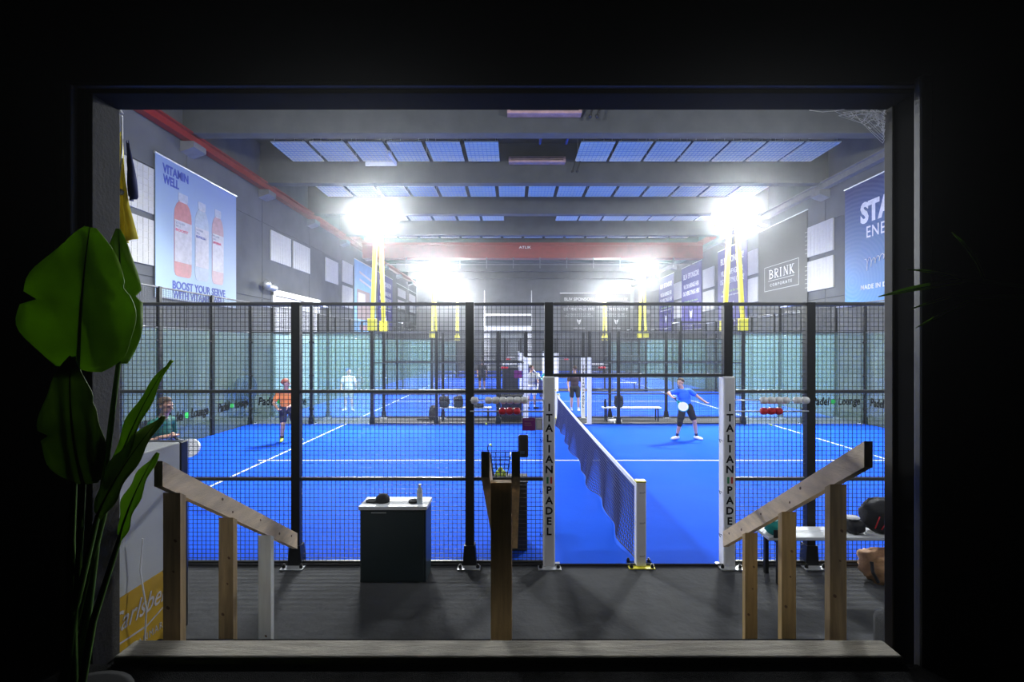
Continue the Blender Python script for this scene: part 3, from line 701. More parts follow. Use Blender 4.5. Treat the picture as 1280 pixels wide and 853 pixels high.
# ================================================================== FLOODLIGHT MASTS
MAST_ROW = ['front', 'first', 'second', 'third']
for k in range(-1, 3):
    ya, yb = Y1+CP*k+CW, Y1+CP*(k+1); ym = (ya+yb)/2
    for sgn in (-1, 1):
        x = NX+sgn*6.1
        l = thing('floodlight_mast', 'yellow two-legged floodlight mast over the %s aisle on the %s banner side' % (MAST_ROW[k+1], 'bottle' if sgn < 0 else 'blue'), 'floodlight', (x, ym, 3.05), 'floodlight masts over the aisles')
        for yy, s in ((ya, -1), (yb, 1)):
            z0 = 0 if (k < 0 and s < 0) else 3.07
            put(MB().bar((x, yy, z0), (x, ym+s*.28, 6.75), .12, .12, (1,0,0)), 'mast_leg', 'yellow_metal', l)
            put(MB().bbox(x-.13, x+.13, yy-.1, yy+.1, z0, z0+.4, .01), 'leg_bracket', 'yellow_metal', l)
        put(MB().bbox(x-.62, x+.62, ym-.08, ym+.08, 6.72, 6.84, .01).bbox(x-.1, x+.1, ym-.34, ym+.34, 6.70, 6.78, .01), 'crossbar', 'yellow_metal', l)
        for s in ((-1, 1) if k >= 0 else (1,)):
            for dx in ((-.33, .33) if k >= 0 else (0,)):
                ang = math.radians(LAMP_TILT if k >= 0 else 14)         # lens normal below the horizon
                nn = Vector((0, s*math.cos(ang), -math.sin(ang))); up = Vector((0, s*math.sin(ang), math.cos(ang))); c = Vector((x+dx, ym+s*.26, 7.02)); X = Vector((1,0,0))
                hs = MB()
                vs = [c+X*a*.28+up*b*.2+nn*d for d, (a, b) in [(d, q) for d in (-.13, .0) for q in ((-1,-1),(1,-1),(1,1),(-1,1))]]
                hs.add(vs, [(0,1,2,3),(7,6,5,4),(0,4,5,1),(1,5,6,2),(2,6,7,3),(3,7,4,0)])
                hd = put(hs, 'lamp_head', 'grey_metal', l)
                ls = MB(); ls.add([c+X*a*.25+up*b*.17+nn*.006 for a, b in ((-1,-1),(1,-1),(1,1),(-1,1))], [(0,1,2,3) if s < 0 else (3,2,1,0)])
                put(ls, 'lens', 'lamp_lens', hd)
                put(MB().bar(c-nn*.13, (x+dx, ym, 6.84), .05), 'yoke', 'black_metal', hd)
                vz = MB()
                for sd in ((-1, 1) if k >= 0 else ()):
                    e = c+X*sd*.275; vz.bar(e, e+nn*.17, .012, .40, up)
                vz.bar(c+up*.195, c+up*.195+nn*.17, .55, .012, up)
                put(vz, 'added_visor', 'grey_metal', hd)  # plates added to cut lamp spill onto walls and ceiling
#OBJECTS_BELOW
# ================================================================== HANDRAILS
def knots(parent, pts, m='knot'):
    for p, n, r in pts:
        n = Vector(n); a = n.orthogonal().normalized(); b = n.cross(a)
        mb = MB(); vs = [Vector(p)+a*r*math.cos(2*PI*i/8)+b*r*1.4*math.sin(2*PI*i/8)+n*.0006 for i in range(8)]
        mb.add(vs, [tuple(range(8))]); put(mb, 'knot', m, parent)
def handrail(X, posts, y0, z0, y1, z1, label, mats, side):
    h = thing('handrail', label, 'handrail', (X, (y0+y1)/2, 0), 'timber stair handrails')
    d = Vector((0, y1-y0, z1-z0)).normalized(); n = Vector((0, -d.z, d.y))
    mb = MB(); vs = []
    for (yy, zz) in ((y0, z0), (y1, z1)):
        for a in (-.0225, .0225):
            vs += [(X+a, yy, zz), (X+a, yy, zz-.135)]
    mb.add(vs, [(0,2,3,1),(4,5,7,6),(0,4,6,2),(1,3,7,5),(0,1,5,4),(2,6,7,3)])
    r = put(mb, 'rail', 'wood_rail', h)
    f = -side
    L = lambda u, dz: (X+f*.0225, y0+(y1-y0)*u, z0+(z1-z0)*u-dz)
    knots(r, [(L(.33,.04), (f,0,0), .009), (L(.40,.09), (f,0,0), .008), (L(.62,.05), (f,0,0), .008), (L(.8,.08), (f,0,0), .010), (L(.93,.05), (f,0,0), .009)])
    for (yy, m) in zip(posts, mats):
        u = (yy-y0)/(y1-y0); top = z0+(z1-z0)*u-.137
        step = max(0, .84-.21*int((yy-2.48)/.27)) if yy < 3.56 else 0
        k0 = (z1-z0)/(y1-y0)
        w = .0475; dd = .0225; xc = X
        mb = MB(); tp = [top-k0*0+k0*(s*dd) for s in (-1, 1)]
        vs = [(xc-w, yy-dd, step), (xc+w, yy-dd, step), (xc+w, yy+dd, step), (xc-w, yy+dd, step), (xc-w, yy-dd, tp[0]), (xc+w, yy-dd, tp[0]), (xc+w, yy+dd, tp[1]), (xc-w, yy+dd, tp[1])]
        mb.add(vs, [(0,3,2,1),(4,5,6,7),(0,1,5,4),(1,2,6,5),(2,3,7,6),(3,0,4,7)])
        p = put(mb, 'post', m, h)
        if m != 'wood_white': knots(p, [((xc+.02, yy-dd, top-.25), (0,-1,0), .008), ((xc-.02, yy-dd, top-.62), (0,-1,0), .009), ((xc+.01, yy-dd, top-.42), (0,-1,0), .006)])
        else: knots(p, [((xc+.01, yy-dd, .35), (0,-1,0), .008)])
    return h
handrail(-1.885, [2.62, 3.11, 3.59], 2.5, 1.935, 4.06, .935, 'timber handrail with one white post beside the leafy plant', ['wood', 'wood', 'wood_white'], -1)
handrail(1.845, [2.70, 3.18, 3.68], 2.45, 2.05, 4.10, .935, 'timber handrail with three raw posts in front of the bench', ['wood', 'wood_yellow', 'wood_yellow'], 1)
h = thing('handrail', 'middle timber handrail of one thick post between two sloping rails', 'handrail', (-.07, 2.6, 0), 'timber stair handrails')
for X in (-.150, .012):
    mb = MB(); vs = []
    for (yy, zz) in ((2.5, 1.985), (4.08, .93)):
        for a in (-.0225, .0225): vs += [(X+a, yy, zz), (X+a, yy, zz-.135)]
    mb.add(vs, [(0,2,3,1),(4,5,7,6),(0,4,6,2),(1,3,7,5),(0,1,5,4),(2,6,7,3)]); put(mb, 'rail', 'wood_rail', h)
for i, (yy, top) in enumerate(((2.63, 1.79), (3.2, 1.40), (3.75, 1.05))):
    stp = max(0, .84-.21*int((yy-2.48)/.27)) if yy < 3.56 else 0
    p = put(MB().bbox(-.1265, -.0115, yy-.03, yy+.03, stp, top, .003), 'post', 'wood', h)

# ================================================================== CABINET + THINGS ON IT
CX0, CX1, CY0, CY1 = -1.67, -.93, 5.06, 5.39
c = thing('cabinet', 'dark green-black cabinet with white top standing before the fence', 'cabinet', ((CX0+CX1)/2, (CY0+CY1)/2, 0))
put(MB().bbox(CX0+.015, CX1-.015, CY0+.02, CY1-.005, .0, .785, .004), 'body', 'cab_dark', c)
put(MB().bbox(CX0+.03, CX1-.04, CY0+.005, CY0+.02, .03, .765, .004), 'door', 'cab_dark', c)
put(MB().bbox(CX0, CX1, CY0, CY1, .785, .825, .006), 'worktop', 'door_white', c)
put(MB().box(CX0+.14, CX0+.3, CY0+.002, CY0+.005, .752, .762), 'printed_strip', 'sign_grey', c)
cp = thing('cap', 'black peaked cap lying on the white cabinet top', 'cap', (-1.47, 5.22, .825))
put(MB().lathe((-1.45,5.22,.825), [(.075,0),(.08,.02),(.072,.055),(.045,.082),(.01,.09)], 14), 'crown', 'cloth_black', cp, True)
put(MB().prism([(.05,-.06),(.05,.06),(-.0,.07),(-.09,.05),(-.11,0),(-.09,-.05),(0,-.07)], (-1.53,5.22,.832), (1,0,0), (0,1,0), 0, .008), 'peak', 'cloth_black', cp)
dc = thing('black_puck', 'small flat black oval case on the white cabinet top', 'case', (-1.09, 5.2, .825))
put(MB().lathe((-1.10,5.20,.825), [(.055,0),(.06,.008),(.06,.02),(.05,.027)], 16), 'shell', 'rubber', dc, True)
put(MB().lathe((-1.10,5.20,.852), [(.02,0),(.02,.006)], 12), 'lid', 'cloth_black', dc)
bo = thing('water_bottle', 'clear plastic water bottle standing on the white cabinet top', 'bottle', (-1.03, 5.17, .825))
put(MB().lathe((-1.03,5.17,.825), [(.028,0),(.032,.01),(.032,.05),(.030,.06),(.032,.07),(.032,.14),(.022,.165),(.013,.18),(.013,.19)], 14), 'bottle_body', 'bottle_clear', bo, True)
put(MB().lathe((-1.03,5.17,.895), [(.0325,0),(.0325,.045)], 14), 'label_band', 'white_plastic', bo)
put(MB().lathe((-1.03,5.17,1.015), [(.015,0),(.015,.02)], 12), 'screw_cap', 'white_plastic', bo)

# ================================================================== FENCE HUNG THINGS
def counter(k, y, xa, xb, wh, rd, label):
    c = thing('score_counter', label, 'score counter', ((xa+xb)/2, y, 1.8), 'bead score counters on the fences')
    for z, lst, m in ((1.925, wh, 'bead_white'), (1.80, rd, 'bead_red')):
        put(MB().tube([(xa, y, z), (xb, y, z)], .007, 6), 'rod', 'galv', c)
        for x in lst: inst(BEADS[m], 'bead', c, (x, y, z))
BEADS = {m: MB().lathe((0,0,0), [(.02,-.04),(.034,-.035),(.042,-.015),(.042,.015),(.034,.035),(.02,.04)], 12, 'x').mesh('bead', m) for m in ('bead_white', 'bead_red')}
for b_ in BEADS.values(): b_.polygons.foreach_set('use_smooth', [True]*len(b_.polygons))
XA, XB = NX+1.12, NX+1.94
YD = Y1-.07
counter(0, YD, NX+1.1, NX+1.95, [XA+.345-.03+.083*i for i in range(4)]+[XA+.73-.03+.09*i for i in range(2)], [XA+.345-.03+.083*i for i in range(3)], 'white and red bead counter on the front fence above the bench')
counter(0, YD, NX-1.95, NX-1.1, [NX-1.9]+[NX-1.74+.083*i for i in range(6)], [NX-1.58+.083*i for i in range(3)], 'white and red bead counter on the front fence above the purple sign')
for k in (1, 2):
    y = Y1+CP*k-.07
    counter(k, y, NX+1.1, NX+1.95, [XA+.2+.083*i for i in range(6)], [XA+.5+.083*i for i in range(3)], 'small bead counter on the blue banner side of the %s court door' % CN[k])
    counter(k, y, NX-1.95, NX-1.1, [NX-1.8+.083*i for i in range(6)], [NX-1.85+.083*i for i in range(3)], 'small bead counter on the bottle banner side of the %s court door' % CN[k])
s = thing('purple_sign', 'small purple square sign beside the lettered white door post', 'sign', (.17, Y1-.06, 1.57))
put(MB().bbox(.105, .25, Y1-.07, Y1-.06, 1.575, 1.72, .002), 'plate', 'sign_purple', s)
put(MB().box(.125, .23, Y1-.0715, Y1-.07, 1.695, 1.704).box(.125, .2, Y1-.0715, Y1-.07, 1.66, 1.666).box(.125, .21, Y1-.0715, Y1-.07, 1.635, 1.641), 'printed_line', 'print_rose', s)
s = thing('grey_plate', 'small pale grey square plate between purple sign and white door post', 'plate', (.32, Y1-.06, 1.57))
put(MB().bbox(.255, .335, Y1-.07, Y1-.06, 1.58, 1.715, .002), 'plate', 'sign_grey', s)
put(MB().bbox(.27, .32, Y1-.072, Y1-.07, 1.6, 1.695, .0008), 'inset', 'white_plastic', s)
s = thing('door_monitor', 'black upright handset box fixed to the front fence', 'device', (.11, Y1-.06, 1.26))
put(MB().bbox(.055, .17, Y1-.10, Y1-.05, 1.27, 1.53, .018), 'case', 'device_black', s)
put(MB().box(.075, .13, Y1-.1015, Y1-.1, 1.335, 1.343).box(.075, .125, Y1-.1015, Y1-.1, 1.318, 1.325), 'display_text', 'device_blue', s)
# ball cart behind the fence
bc = thing('ball_cart', 'black box stand behind the middle handrail, carrying the wire ball basket', 'cart', (-.04, 6.0, 0))
put(MB().bbox(-.26, .17, 5.83, 6.2, .014, .86, .012), 'body', 'device_black', bc)
put(MB().bbox(-.27, .18, 5.82, 6.21, .86, .875, .004), 'rim', 'rubber', bc)
put(MB().box(-.1, .06, 5.825, 5.83, .8, .82), 'printed_strip', 'sign_grey', bc)
bk = thing('ball_basket', 'open black wire basket holding lime tennis balls', 'basket', (-.17, 6.0, .875))
w = MB(); bx, by = -.17, 6.0
for z, s_ in ((.885, .085), (.97, .10), (1.07, .115), (1.17, .13)):
    q = [(bx-s_, by-s_, z), (bx+s_, by-s_, z), (bx+s_, by+s_, z), (bx-s_, by+s_, z)]
    for i in range(4): w.tube([q[i], q[(i+1) % 4]], .006, 5)
for i in range(5):
    for (ax, ay) in ((1, 0), (0, 1)):
        for sg in (-1, 1):
            t_ = -1+i*.5; a = (bx+(t_ if ax else sg)*.085, by+(sg if ax else t_)*.085, .885); b2 = (bx+(t_ if ax else sg)*.13, by+(sg if ax else t_)*.13, 1.17)
            w.tube([a, b2], .004, 4)
put(w, 'wire_frame', 'black_metal', bk)
hd = MB().tube([(bx-.13, by, 1.17), (bx-.16, by, 1.24), (bx-.15, by, 1.3)], .006, 5); put(hd, 'handle', 'black_metal', bk)
BALL = MB().ball((0,0,0), .034, n=12, m=8).mesh('tennis_ball', 'ball_lime', smooth=True)
SEAM = MB().tube([(.0345*math.cos(t_)*math.sqrt(max(0,1-(.5*math.sin(2*t_))**2)), .0345*math.sin(t_)*math.sqrt(max(0,1-(.5*math.sin(2*t_))**2)), .0345*.5*math.sin(2*t_)) for t_ in [2*PI*i/24 for i in range(25)]], .0018, 4).mesh('seam', 'line_white')
def ball(p, label, grp=None):
    o = bpy.data.objects.new('tennis_ball', BALL); C.objects.link(o); o.location = p; tag(o, label, 'ball', grp or 'tennis balls')
    q = bpy.data.objects.new('seam', SEAM); C.objects.link(q); q.parent = o
for i, (dx, dy, z) in enumerate(((-.035, -.03, .925), (.037, -.035, .925), (-.03, .04, .925), (.003, -.02, .985), (.042, .04, .925))):
    ball((bx+dx, by+dy, z), 'lime tennis ball in the wire basket, '+['in its front corner by the handle','in its front corner away from the handle','lowest at the back','lying on top','in its back corner'][i], 'balls in the basket')
ball((-.59, 12.0, .046), 'lime tennis ball lying on the court beyond the wire basket')
ball((-.89, 15.3, .046), 'lime tennis ball on the court by the far fence behind the front counter')
ball((8.2, 15.0, .046), 'lime tennis ball on the court below the red beads')

# ================================================================== BENCHES
def bench(x0, x1, y0, y1, z, label, top='door_white'):
    b = thing('bench', label, 'bench', ((x0+x1)/2, (y0+y1)/2, 0), 'white benches with black legs')
    w = (y1-y0-.01)/2
    for i in range(2): put(MB().bbox(x0, x1, y0+i*(w+.01), y0+i*(w+.01)+w, z-.035, z, .006), 'slat', top, b)
    for xx in (x0+.12, x1-.12):
        for yy in (y0+.03, y1-.03): put(MB().bar((xx, yy, 0), (xx, yy, z-.035), .04), 'leg', 'black_metal', b)
        put(MB().bar((xx, y0+.03, z-.055), (xx, y1-.03, z-.055), .04), 'crosspiece', 'black_metal', b)
    return b
bench(2.72, 4.5, 5.02, 5.33, .51, 'white bench with black legs against the front fence')
bench(3.05, 5.05, 16.05, 16.4, .47, 'white bench with black legs in the aisle behind the player in blue')
bench(-2.55, -.75, 16.05, 16.4, .47, 'white bench with black legs in the aisle carrying two black bags')
bench(6.0, 7.2, 27.45, 27.8, .47, 'far white bench in the second aisle')

# ================================================================== BAGS (soft lumps shaped by noise)
def soft(c, rx, ry, rz, seed, flat=.0, amp=.12, n=28, m=18, p=2.6):
    """super-ellipsoid with folds; base flattened at c.z"""
    vs = []; fs = []
    def sp(v, e): return math.copysign(abs(v)**(2/e), v)
    for i in range(m+1):
        t = -PI/2+PI*i/m
        for j in range(n):
            u = 2*PI*j/n
            q = Vector((sp(math.cos(t), p)*sp(math.cos(u), p), sp(math.cos(t), p)*sp(math.sin(u), p), sp(math.sin(t), p)))
            k = 1+amp*noise.noise(q*2.1+Vector((seed, seed*.7, 0)))+amp*.5*noise.noise(q*5+Vector((seed*2, 0, seed)))
            z = max(q.z*k, -1+flat)
            vs.append((c[0]+q.x*k*rx, c[1]+q.y*k*ry, c[2]+rz*(1-flat)+z*rz))
    for i in range(m):
        for j in range(n): fs.append((i*n+j, i*n+(j+1) % n, (i+1)*n+(j+1) % n, (i+1)*n+j))
    return MB().add(vs, fs)
def strap(parent, pts, r=.012, m='cloth_black', name='strap'): put(MB().tube(pts, r, 6), name, m, parent)
b = thing('duffel_bag', 'teal and black duffel bag at the end of the front bench', 'bag', (2.85, 5.12, .51))
put(soft((2.85,5.12,.51), .11, .13, .085, 3, .05), 'body', 'cloth_teal', b, True)
put(MB().bbox(2.755, 2.945, 4.985, 5.0, .515, .6, .006), 'front_pocket', 'cloth_black', b); put(MB().prism([(-.035,0),(0,.05),(.035,0),(.024,0),(0,.034),(-.024,0)], (2.87,4.984,.53), (1,0,0), UP, 0, .003), 'emblem', 'print_white', b)
strap(b, [(2.79,5.06,.66),(2.80,5.05,.72),(2.88,5.05,.73),(2.91,5.06,.66)], .009)
b = thing('backpack', 'black sports backpack with red piping lying on the front bench', 'bag', (4.12, 5.16, .51))
put(soft((4.12,5.17,.51), .30, .15, .19, 8, .05, .1), 'body', 'cloth_black', b, True)
for k in range(3): strap(b, [(3.86+.07*k+.012*i, 5.03-.012*math.sin(i*.8), .60+.035*i-.03*k+.02*math.sin(i+k)) for i in range(5)], .006, 'cloth_red', 'piping')
strap(b, [(4.0,5.04,.85),(4.06,5.03,.90),(4.14,5.04,.91),(4.2,5.05,.87)], .012)
put(MB().bbox(4.05, 4.3, 5.0, 5.03, .58, .74, .012), 'pocket', 'cloth_black', b)
b = thing('small_bag', 'small black pouch with pale towel on the bench beside the backpack', 'bag', (3.72, 5.16, .51))
put(soft((3.72,5.16,.51), .10, .1, .075, 5, .05), 'body', 'cloth_black', b, True)
put(soft((3.70,5.15,.66), .07, .06, .018, 6, .1), 'towel', 'cloth_white', b, True)
b = thing('paper_bag', 'crumpled tan bag with dark straps on the floor under the bench', 'bag', (4.0, 5.12, 0))
put(soft((4.02,5.12,0), .24, .16, .17, 12, .06, .28), 'body', 'paper_tan', b, True)
strap(b, [(3.80,5.0,.26),(3.79,4.97,.16),(3.84,4.96,.06)], .016); strap(b, [(4.1,4.95,.12),(4.13,4.94,.05),(4.18,4.95,.03)], .014); strap(b, [(4.2,4.97,.2),(4.22,4.94,.1),(4.2,4.93,.02)], .014)
for i, (x, z, rx, rz, lab) in enumerate(((-2.38,.47,.2,.2,'rounded black backpack on the aisle bench by the mast'), (-1.9,.47,.19,.2,'black backpack on the aisle bench nearer its middle'), (-1.2,.47,.2,.06,'flat black pouch on the far end of the aisle bench'))):
    b = thing('backpack', lab, 'bag', (x, 16.2, z)); put(soft((x,16.22,z), rx*.85, .13, rz, 20+i, .05, .22, p=3.6), 'body', 'cloth_black', b, True)
    put(MB().bbox(x-rx*.6, x+rx*.6, 16.06, 16.1, z+.03, z+rz*1.0, .01), 'pocket', 'cab_dark', b); strap(b, [(x-.05,16.15,z+rz*1.9),(x,16.13,z+rz*2.05),(x+.05,16.15,z+rz*1.9)], .01)
b = thing('backpack', 'dark bag slumped on the aisle floor at the bench end', 'bag', (-2.75, 16.2, 0)); put(soft((-2.75,16.2,0), .16, .16, .27, 31, .04, .2), 'body', 'cloth_black', b, True); put(soft((-3.1,16.2,0), .22, .1, .05, 33, .04, .2), 'flap', 'cloth_black', b, True)
b = thing('backpack', 'black backpack on the white bench behind the player in blue', 'bag', (3.62, 16.2, .47)); put(soft((3.62,16.2,.47), .15, .13, .21, 35, .05, .2, p=3.4), 'body', 'cloth_black', b, True); put(MB().bbox(3.53, 3.71, 16.04, 16.08, .5, .68, .01), 'pocket', 'cab_dark', b); strap(b, [(3.56,16.12,.86),(3.62,16.1,.92),(3.68,16.12,.86)], .012)
b = thing('drink_flask', 'dark flask on the end of the white aisle bench', 'flask', (3.15, 16.2, .47)); put(MB().lathe((3.15,16.2,.47), [(.04,0),(.045,.02),(.045,.2),(.03,.24)], 12), 'flask_body', 'rubber', b, True); put(MB().lathe((3.15,16.2,.71), [(.032,0),(.03,.04)], 12), 'flask_cap', 'black_metal', b)
b = thing('towel', 'crumpled white towel on the aisle floor before the bench', 'towel', (3.4, 15.8, 0)); put(soft((3.4,15.8,0), .22, .14, .06, 41, .05, .3), 'cloth', 'cloth_white', b, True)
# aisle stand
b = thing('waste_bin', 'black box bin in the aisle behind the white and red beads', 'bin', (0, 16.2, 0))
put(MB().bbox(-.42, .28, 15.95, 16.4, .02, .82, .02), 'body', 'device_black', b); put(MB().bbox(-.45, .31, 15.92, 16.43, .82, .9, .015), 'lid', 'rubber', b); put(MB().box(-.08, -.06, 15.945, 15.95, .06, .8), 'seam', 'rubber', b)
b = thing('waste_bin', 'black box bin in the second aisle topped with a lime ball tray', 'bin', (-.2, 27.6, 0))
put(MB().bbox(-.65, .25, 27.3, 27.8, .02, 1.3, .02), 'body', 'device_black', b); put(MB().bbox(-.68, .28, 27.27, 27.83, 1.3, 1.36, .015), 'lid', 'rubber', b)
for i in range(4): ball((-.35+.08*i, 16.2, .934), 'lime ball on the lid of the aisle bin, %s from the benchless end' % ORD[3-i], 'balls on the aisle bin')
s = thing('purple_sign', 'tiny purple sign on the second court fence beside its white post', 'sign', (.1, 16.8, 1.5)); put(MB().bbox(.02, .3, 16.83, 16.84, 1.42, 1.70, .002), 'plate', 'sign_purple', s)

# ================================================================== LEFT: COOLER, PENNANT
FX = -2.95
f = thing('drinks_cooler', 'white drinks cooler with yellow lettered base beside the first handrail post', 'cooler', (FX-.3, 3.9, 0))
put(MB().bbox(FX-.6, FX, 3.45, 4.17, 0, 1.70, .012), 'body', 'fridge_white', f)
put(MB().bbox(FX-.6, FX+.005, 4.17, 4.27, .02, 1.70, .012), 'door', 'device_black', f)
pn = put(MB().box(FX, FX+.006, 3.47, 4.10, .02, .66), 'printed_panel', 'fridge_yellow', f)
text('Carlsberg', 'print_label', pn, (FX+.006, 3.76, .36), (0,1,0), UP, .20, .66, .004, .45, depth=.003)
put(MB().prism([(-.30,.0),(.0,-.02),(.32,.07),(.32,.06),(0,-.035),(-.3,-.012)], (FX+.006,3.78,.33), (0,1,0), UP, 0, .003), 'swash', 'print_label', pn)
text('DANMARK', 'print_label', pn, (FX+.006, 3.82, .19), (0,1,0), UP, .055, .36, .0, space=1.3, depth=.003)
o = put(MB().tube([(FX+.07,3.66,1.05),(FX+.05,3.66,.8),(FX+.09,3.67,.5),(FX+.06,3.69,.2),(FX+.12,3.72,.01)], .006, 6), 'power_cable', 'white_plastic'); tag(o, 'thin white cable hanging down in front of the yellow cooler base', 'cable')
pf = thing('pennant', 'yellow and navy pennant hanging on a cord beside the opening', 'pennant', (-2.06, 2.56, 3.2))
def cloth(pts, w0, w1, m, nm, ph):
    mb = MB(); n = len(pts)-1; vs = []; K = 6
    for i in range(n*4+1):
        t_ = i/(n*4); a = t_*n; k = min(int(a), n-1); p = Vector(pts[k]).lerp(Vector(pts[k+1]), a-k); w_ = w0+(w1-w0)*t_
        for j in range(K+1):
            u = j/K-.5; vs.append((p.x+u*w_, p.y+.018*math.sin(u*9+ph+t_*3)*(.3+t_), p.z-.015*math.cos(u*5)))
    fs = []
    for i in range(n*4):
        for j in range(K): fs.append((i*(K+1)+j, i*(K+1)+j+1, (i+1)*(K+1)+j+1, (i+1)*(K+1)+j))
    mb.add(vs, fs); o = put(mb, nm, m, pf, True); md = o.modifiers.new('s', 'SOLIDIFY'); md.thickness = .004; return o
cloth([(-2.13,2.56,3.70),(-2.125,2.56,3.5),(-2.12,2.56,3.3),(-2.095,2.56,3.12)], .012, .075, 'flag_yellow', 'yellow_cloth', 0)
cloth([(-2.105,2.575,3.66),(-2.09,2.575,3.5),(-2.082,2.575,3.35)], .012, .03, 'flag_navy', 'navy_cloth', 1)
put(MB().tube([(-2.115,2.545,3.79),(-2.11,2.54,3.6),(-2.125,2.535,3.4),(-2.13,2.535,3.25),(-2.12,2.535,3.1)], .004, 5), 'cord', 'tinsel', pf)
put(MB().bar((-2.125,2.53,3.83), (-2.105,2.53,3.79), .016), 'clip', 'white_plastic', pf)
put(soft((-2.12,2.54,3.36), .018, .014, .015, 3, .0, .4, 10, 8), 'bow', 'tinsel', pf)

# drum fan behind the glass
f = thing('drum_fan', 'round dark blue fan standing by the hall wall behind the glass', 'fan', (XL+.5, 17.5, 0))
fx = XL+.45
put(MB().lathe((fx,17.5,.95), [(.50,-.14),(.54,-.14),(.54,.14),(.50,.14)], 28, 'x'), 'drum', 'fan_blue', f, True)
for r_ in (.14, .26, .38, .48): put(MB().tube([(fx+.15, 17.5+r_*math.cos(2*PI*i/24), .95+r_*math.sin(2*PI*i/24)) for i in range(25)], .008, 5), 'guard_ring', 'black_metal', f)
for i in range(5):
    a = 2*PI*i/5; put(MB().bar((fx+.04,17.5+.08*math.cos(a),.95+.08*math.sin(a)), (fx+.02,17.5+.42*math.cos(a+.2),.95+.42*math.sin(a+.2)), .16, .012, (1,0,.3)), 'blade', 'fan_blue', f)
put(MB().ball((fx+.1,17.5,.95), .09), 'hub', 'rubber', f); put(MB().tube([(fx,16.92,.95),(fx,16.9,.03),(fx,18.1,.03),(fx,18.08,.95)], .022, 8), 'stand', 'black_metal', f)
put(MB().tube([(fx-.25,16.9,.02),(fx+.25,16.9,.02)], .02, 6), 'foot', 'black_metal', f); put(MB().tube([(fx-.25,18.1,.02),(fx+.25,18.1,.02)], .02, 6), 'foot', 'black_metal', f)
# silver duct over the white door
d = thing('air_duct', 'short silver ribbed pipe on the wall beside the white sectional door', 'duct', (XL+.3, 19.9, 4.95))
put(MB().lathe((XL+.32,19.3,5.02), [(.13,0),(.15,.04),(.13,.08),(.15,.12),(.13,.16),(.15,.2),(.13,.24),(.15,.28),(.13,.32),(.15,.36),(.13,.4),(.15,.5),(.13,.6)], 14, 'y'), 'pipe', 'galv', d, True); put(MB().ball((XL+.32,19.25,5.1), .17), 'elbow', 'galv', d, True); put(MB().bar((XL,19.6,5.02), (XL+.3,19.6,5.02), .05), 'bracket', 'galv', d)
# armchair in the dark corner
a = thing('armchair', 'dark armchair in the shadow at the edge of the opening', 'armchair', (3.05, 3.1, 0))
put(MB().bbox(2.80, 3.5, 2.72, 3.46, .16, .40, .05), 'seat', 'sofa_grey', a, True); put(MB().bbox(2.62, 2.80, 2.72, 3.48, .16, .64, .07), 'armrest', 'sofa_grey', a, True); put(MB().bbox(3.48, 3.66, 2.72, 3.48, .16, .64, .07), 'armrest', 'sofa_grey', a, True); put(MB().bbox(2.66, 3.62, 2.56, 2.76, .16, .85, .07), 'backrest', 'sofa_grey', a, True)
for (x, y) in ((2.67,2.65),(3.6,2.65),(2.67,3.42),(3.6,3.42)): put(MB().bar((x,y,0), (x,y,.17), .05), 'leg', 'wood', a)
# cobweb
cw = thing('cobweb', 'torn grey cobweb in the top corner of the opening', 'cobweb', (1.85, 2.47, 3.75))
random.seed(11); mb = MB(); A = []
for i in range(11): A.append(Vector((OX1-.03-.26*(i/10)**1.1, 2.47+.01*math.sin(i), OZ1-.03-.02*(i % 2))))
B = [Vector((OX1-.02, 2.485, OZ1-.03-.16*i/10)) for i in range(11)]
for i in range(11):
    a_, b_ = A[i], B[10-i]; mid = (a_+b_)/2+Vector((.05, 0, .035)); mb.tube([a_, mid, b_], .0014, 4)
    c_ = A[i]; e_ = B[i]; mb.tube([c_, (c_+e_)/2+Vector((.02,0,.02)), e_], .0009, 3)
for j in range(60):
    p = A[random.randrange(8)].lerp(B[random.randrange(8)], random.random()); q = p+Vector((random.uniform(-.05,.05), random.uniform(-.01,.01), random.uniform(-.04,.04))); mb.tube([p, (p+q)/2+Vector((0,0,-.006)), q], random.choice((.0007,.0014,.002)), 3)
mb.tube([A[10], A[10]+Vector((-.06,0,-.005)), A[10]+Vector((-.13,0,.004))], .0016, 4)
o = put(mb, 'web_threads', 'web', cw); o['kind'] = 'stuff'

# ================================================================== PLANTS
def leaf(base, tip, width, face, m, parent, bend=.06, tears=(), fold=.12, seed=0, lab=None):
    """broad leaf from base to tip; face = the way its upper side looks"""
    base = Vector(base); tip = Vector(tip); d = (tip-base); L = d.length; d.normalize(); n = Vector(face); n = (n-d*n.dot(d)).normalized(); s = d.cross(n)
    NU, NV = 22, 10; vs = []; fs = []
    for i in range(NU+1):
        u = i/NU; w = width*.5*(math.sin(PI*min(1, u*.93+.05)**.8)**.75)*(1-.15*u)
        c = base+d*L*u+n*bend*4*u*(1-u)
        for j in range(NV+1):
            v = j/NV*2-1; ww = w
            for (tu, side, dep) in tears:
                if v*side > 0 and abs(u-tu) < .03: ww *= 1-dep*(1-abs(u-tu)/.03)
            off = s*v*ww+n*(abs(v)*ww*fold*2+.035*width*math.sin(u*17+v*3+seed)*abs(v)-.05*width*v*v)
            vs.append(c+off)
    for i in range(NU):
        for j in range(NV): a = i*(NV+1)+j; fs.append((a, a+1, a+NV+2, a+NV+1))
    o = put(MB().add(vs, fs), 'leaf', m, parent, True)
    md = o.modifiers.new('thick', 'SOLIDIFY'); md.thickness = .002
    put(MB().tube([base+d*L*i/8+n*(bend*4*(i/8)*(1-i/8)-.001) for i in range(9)], [.006*(1-.8*i/8) for i in range(9)], 6), 'midrib', 'stem_green', o, True)
    return o
def px(x, y, D): return Vector(((x-642)*D/589, D, CAMZ-(y-434)*D/589))
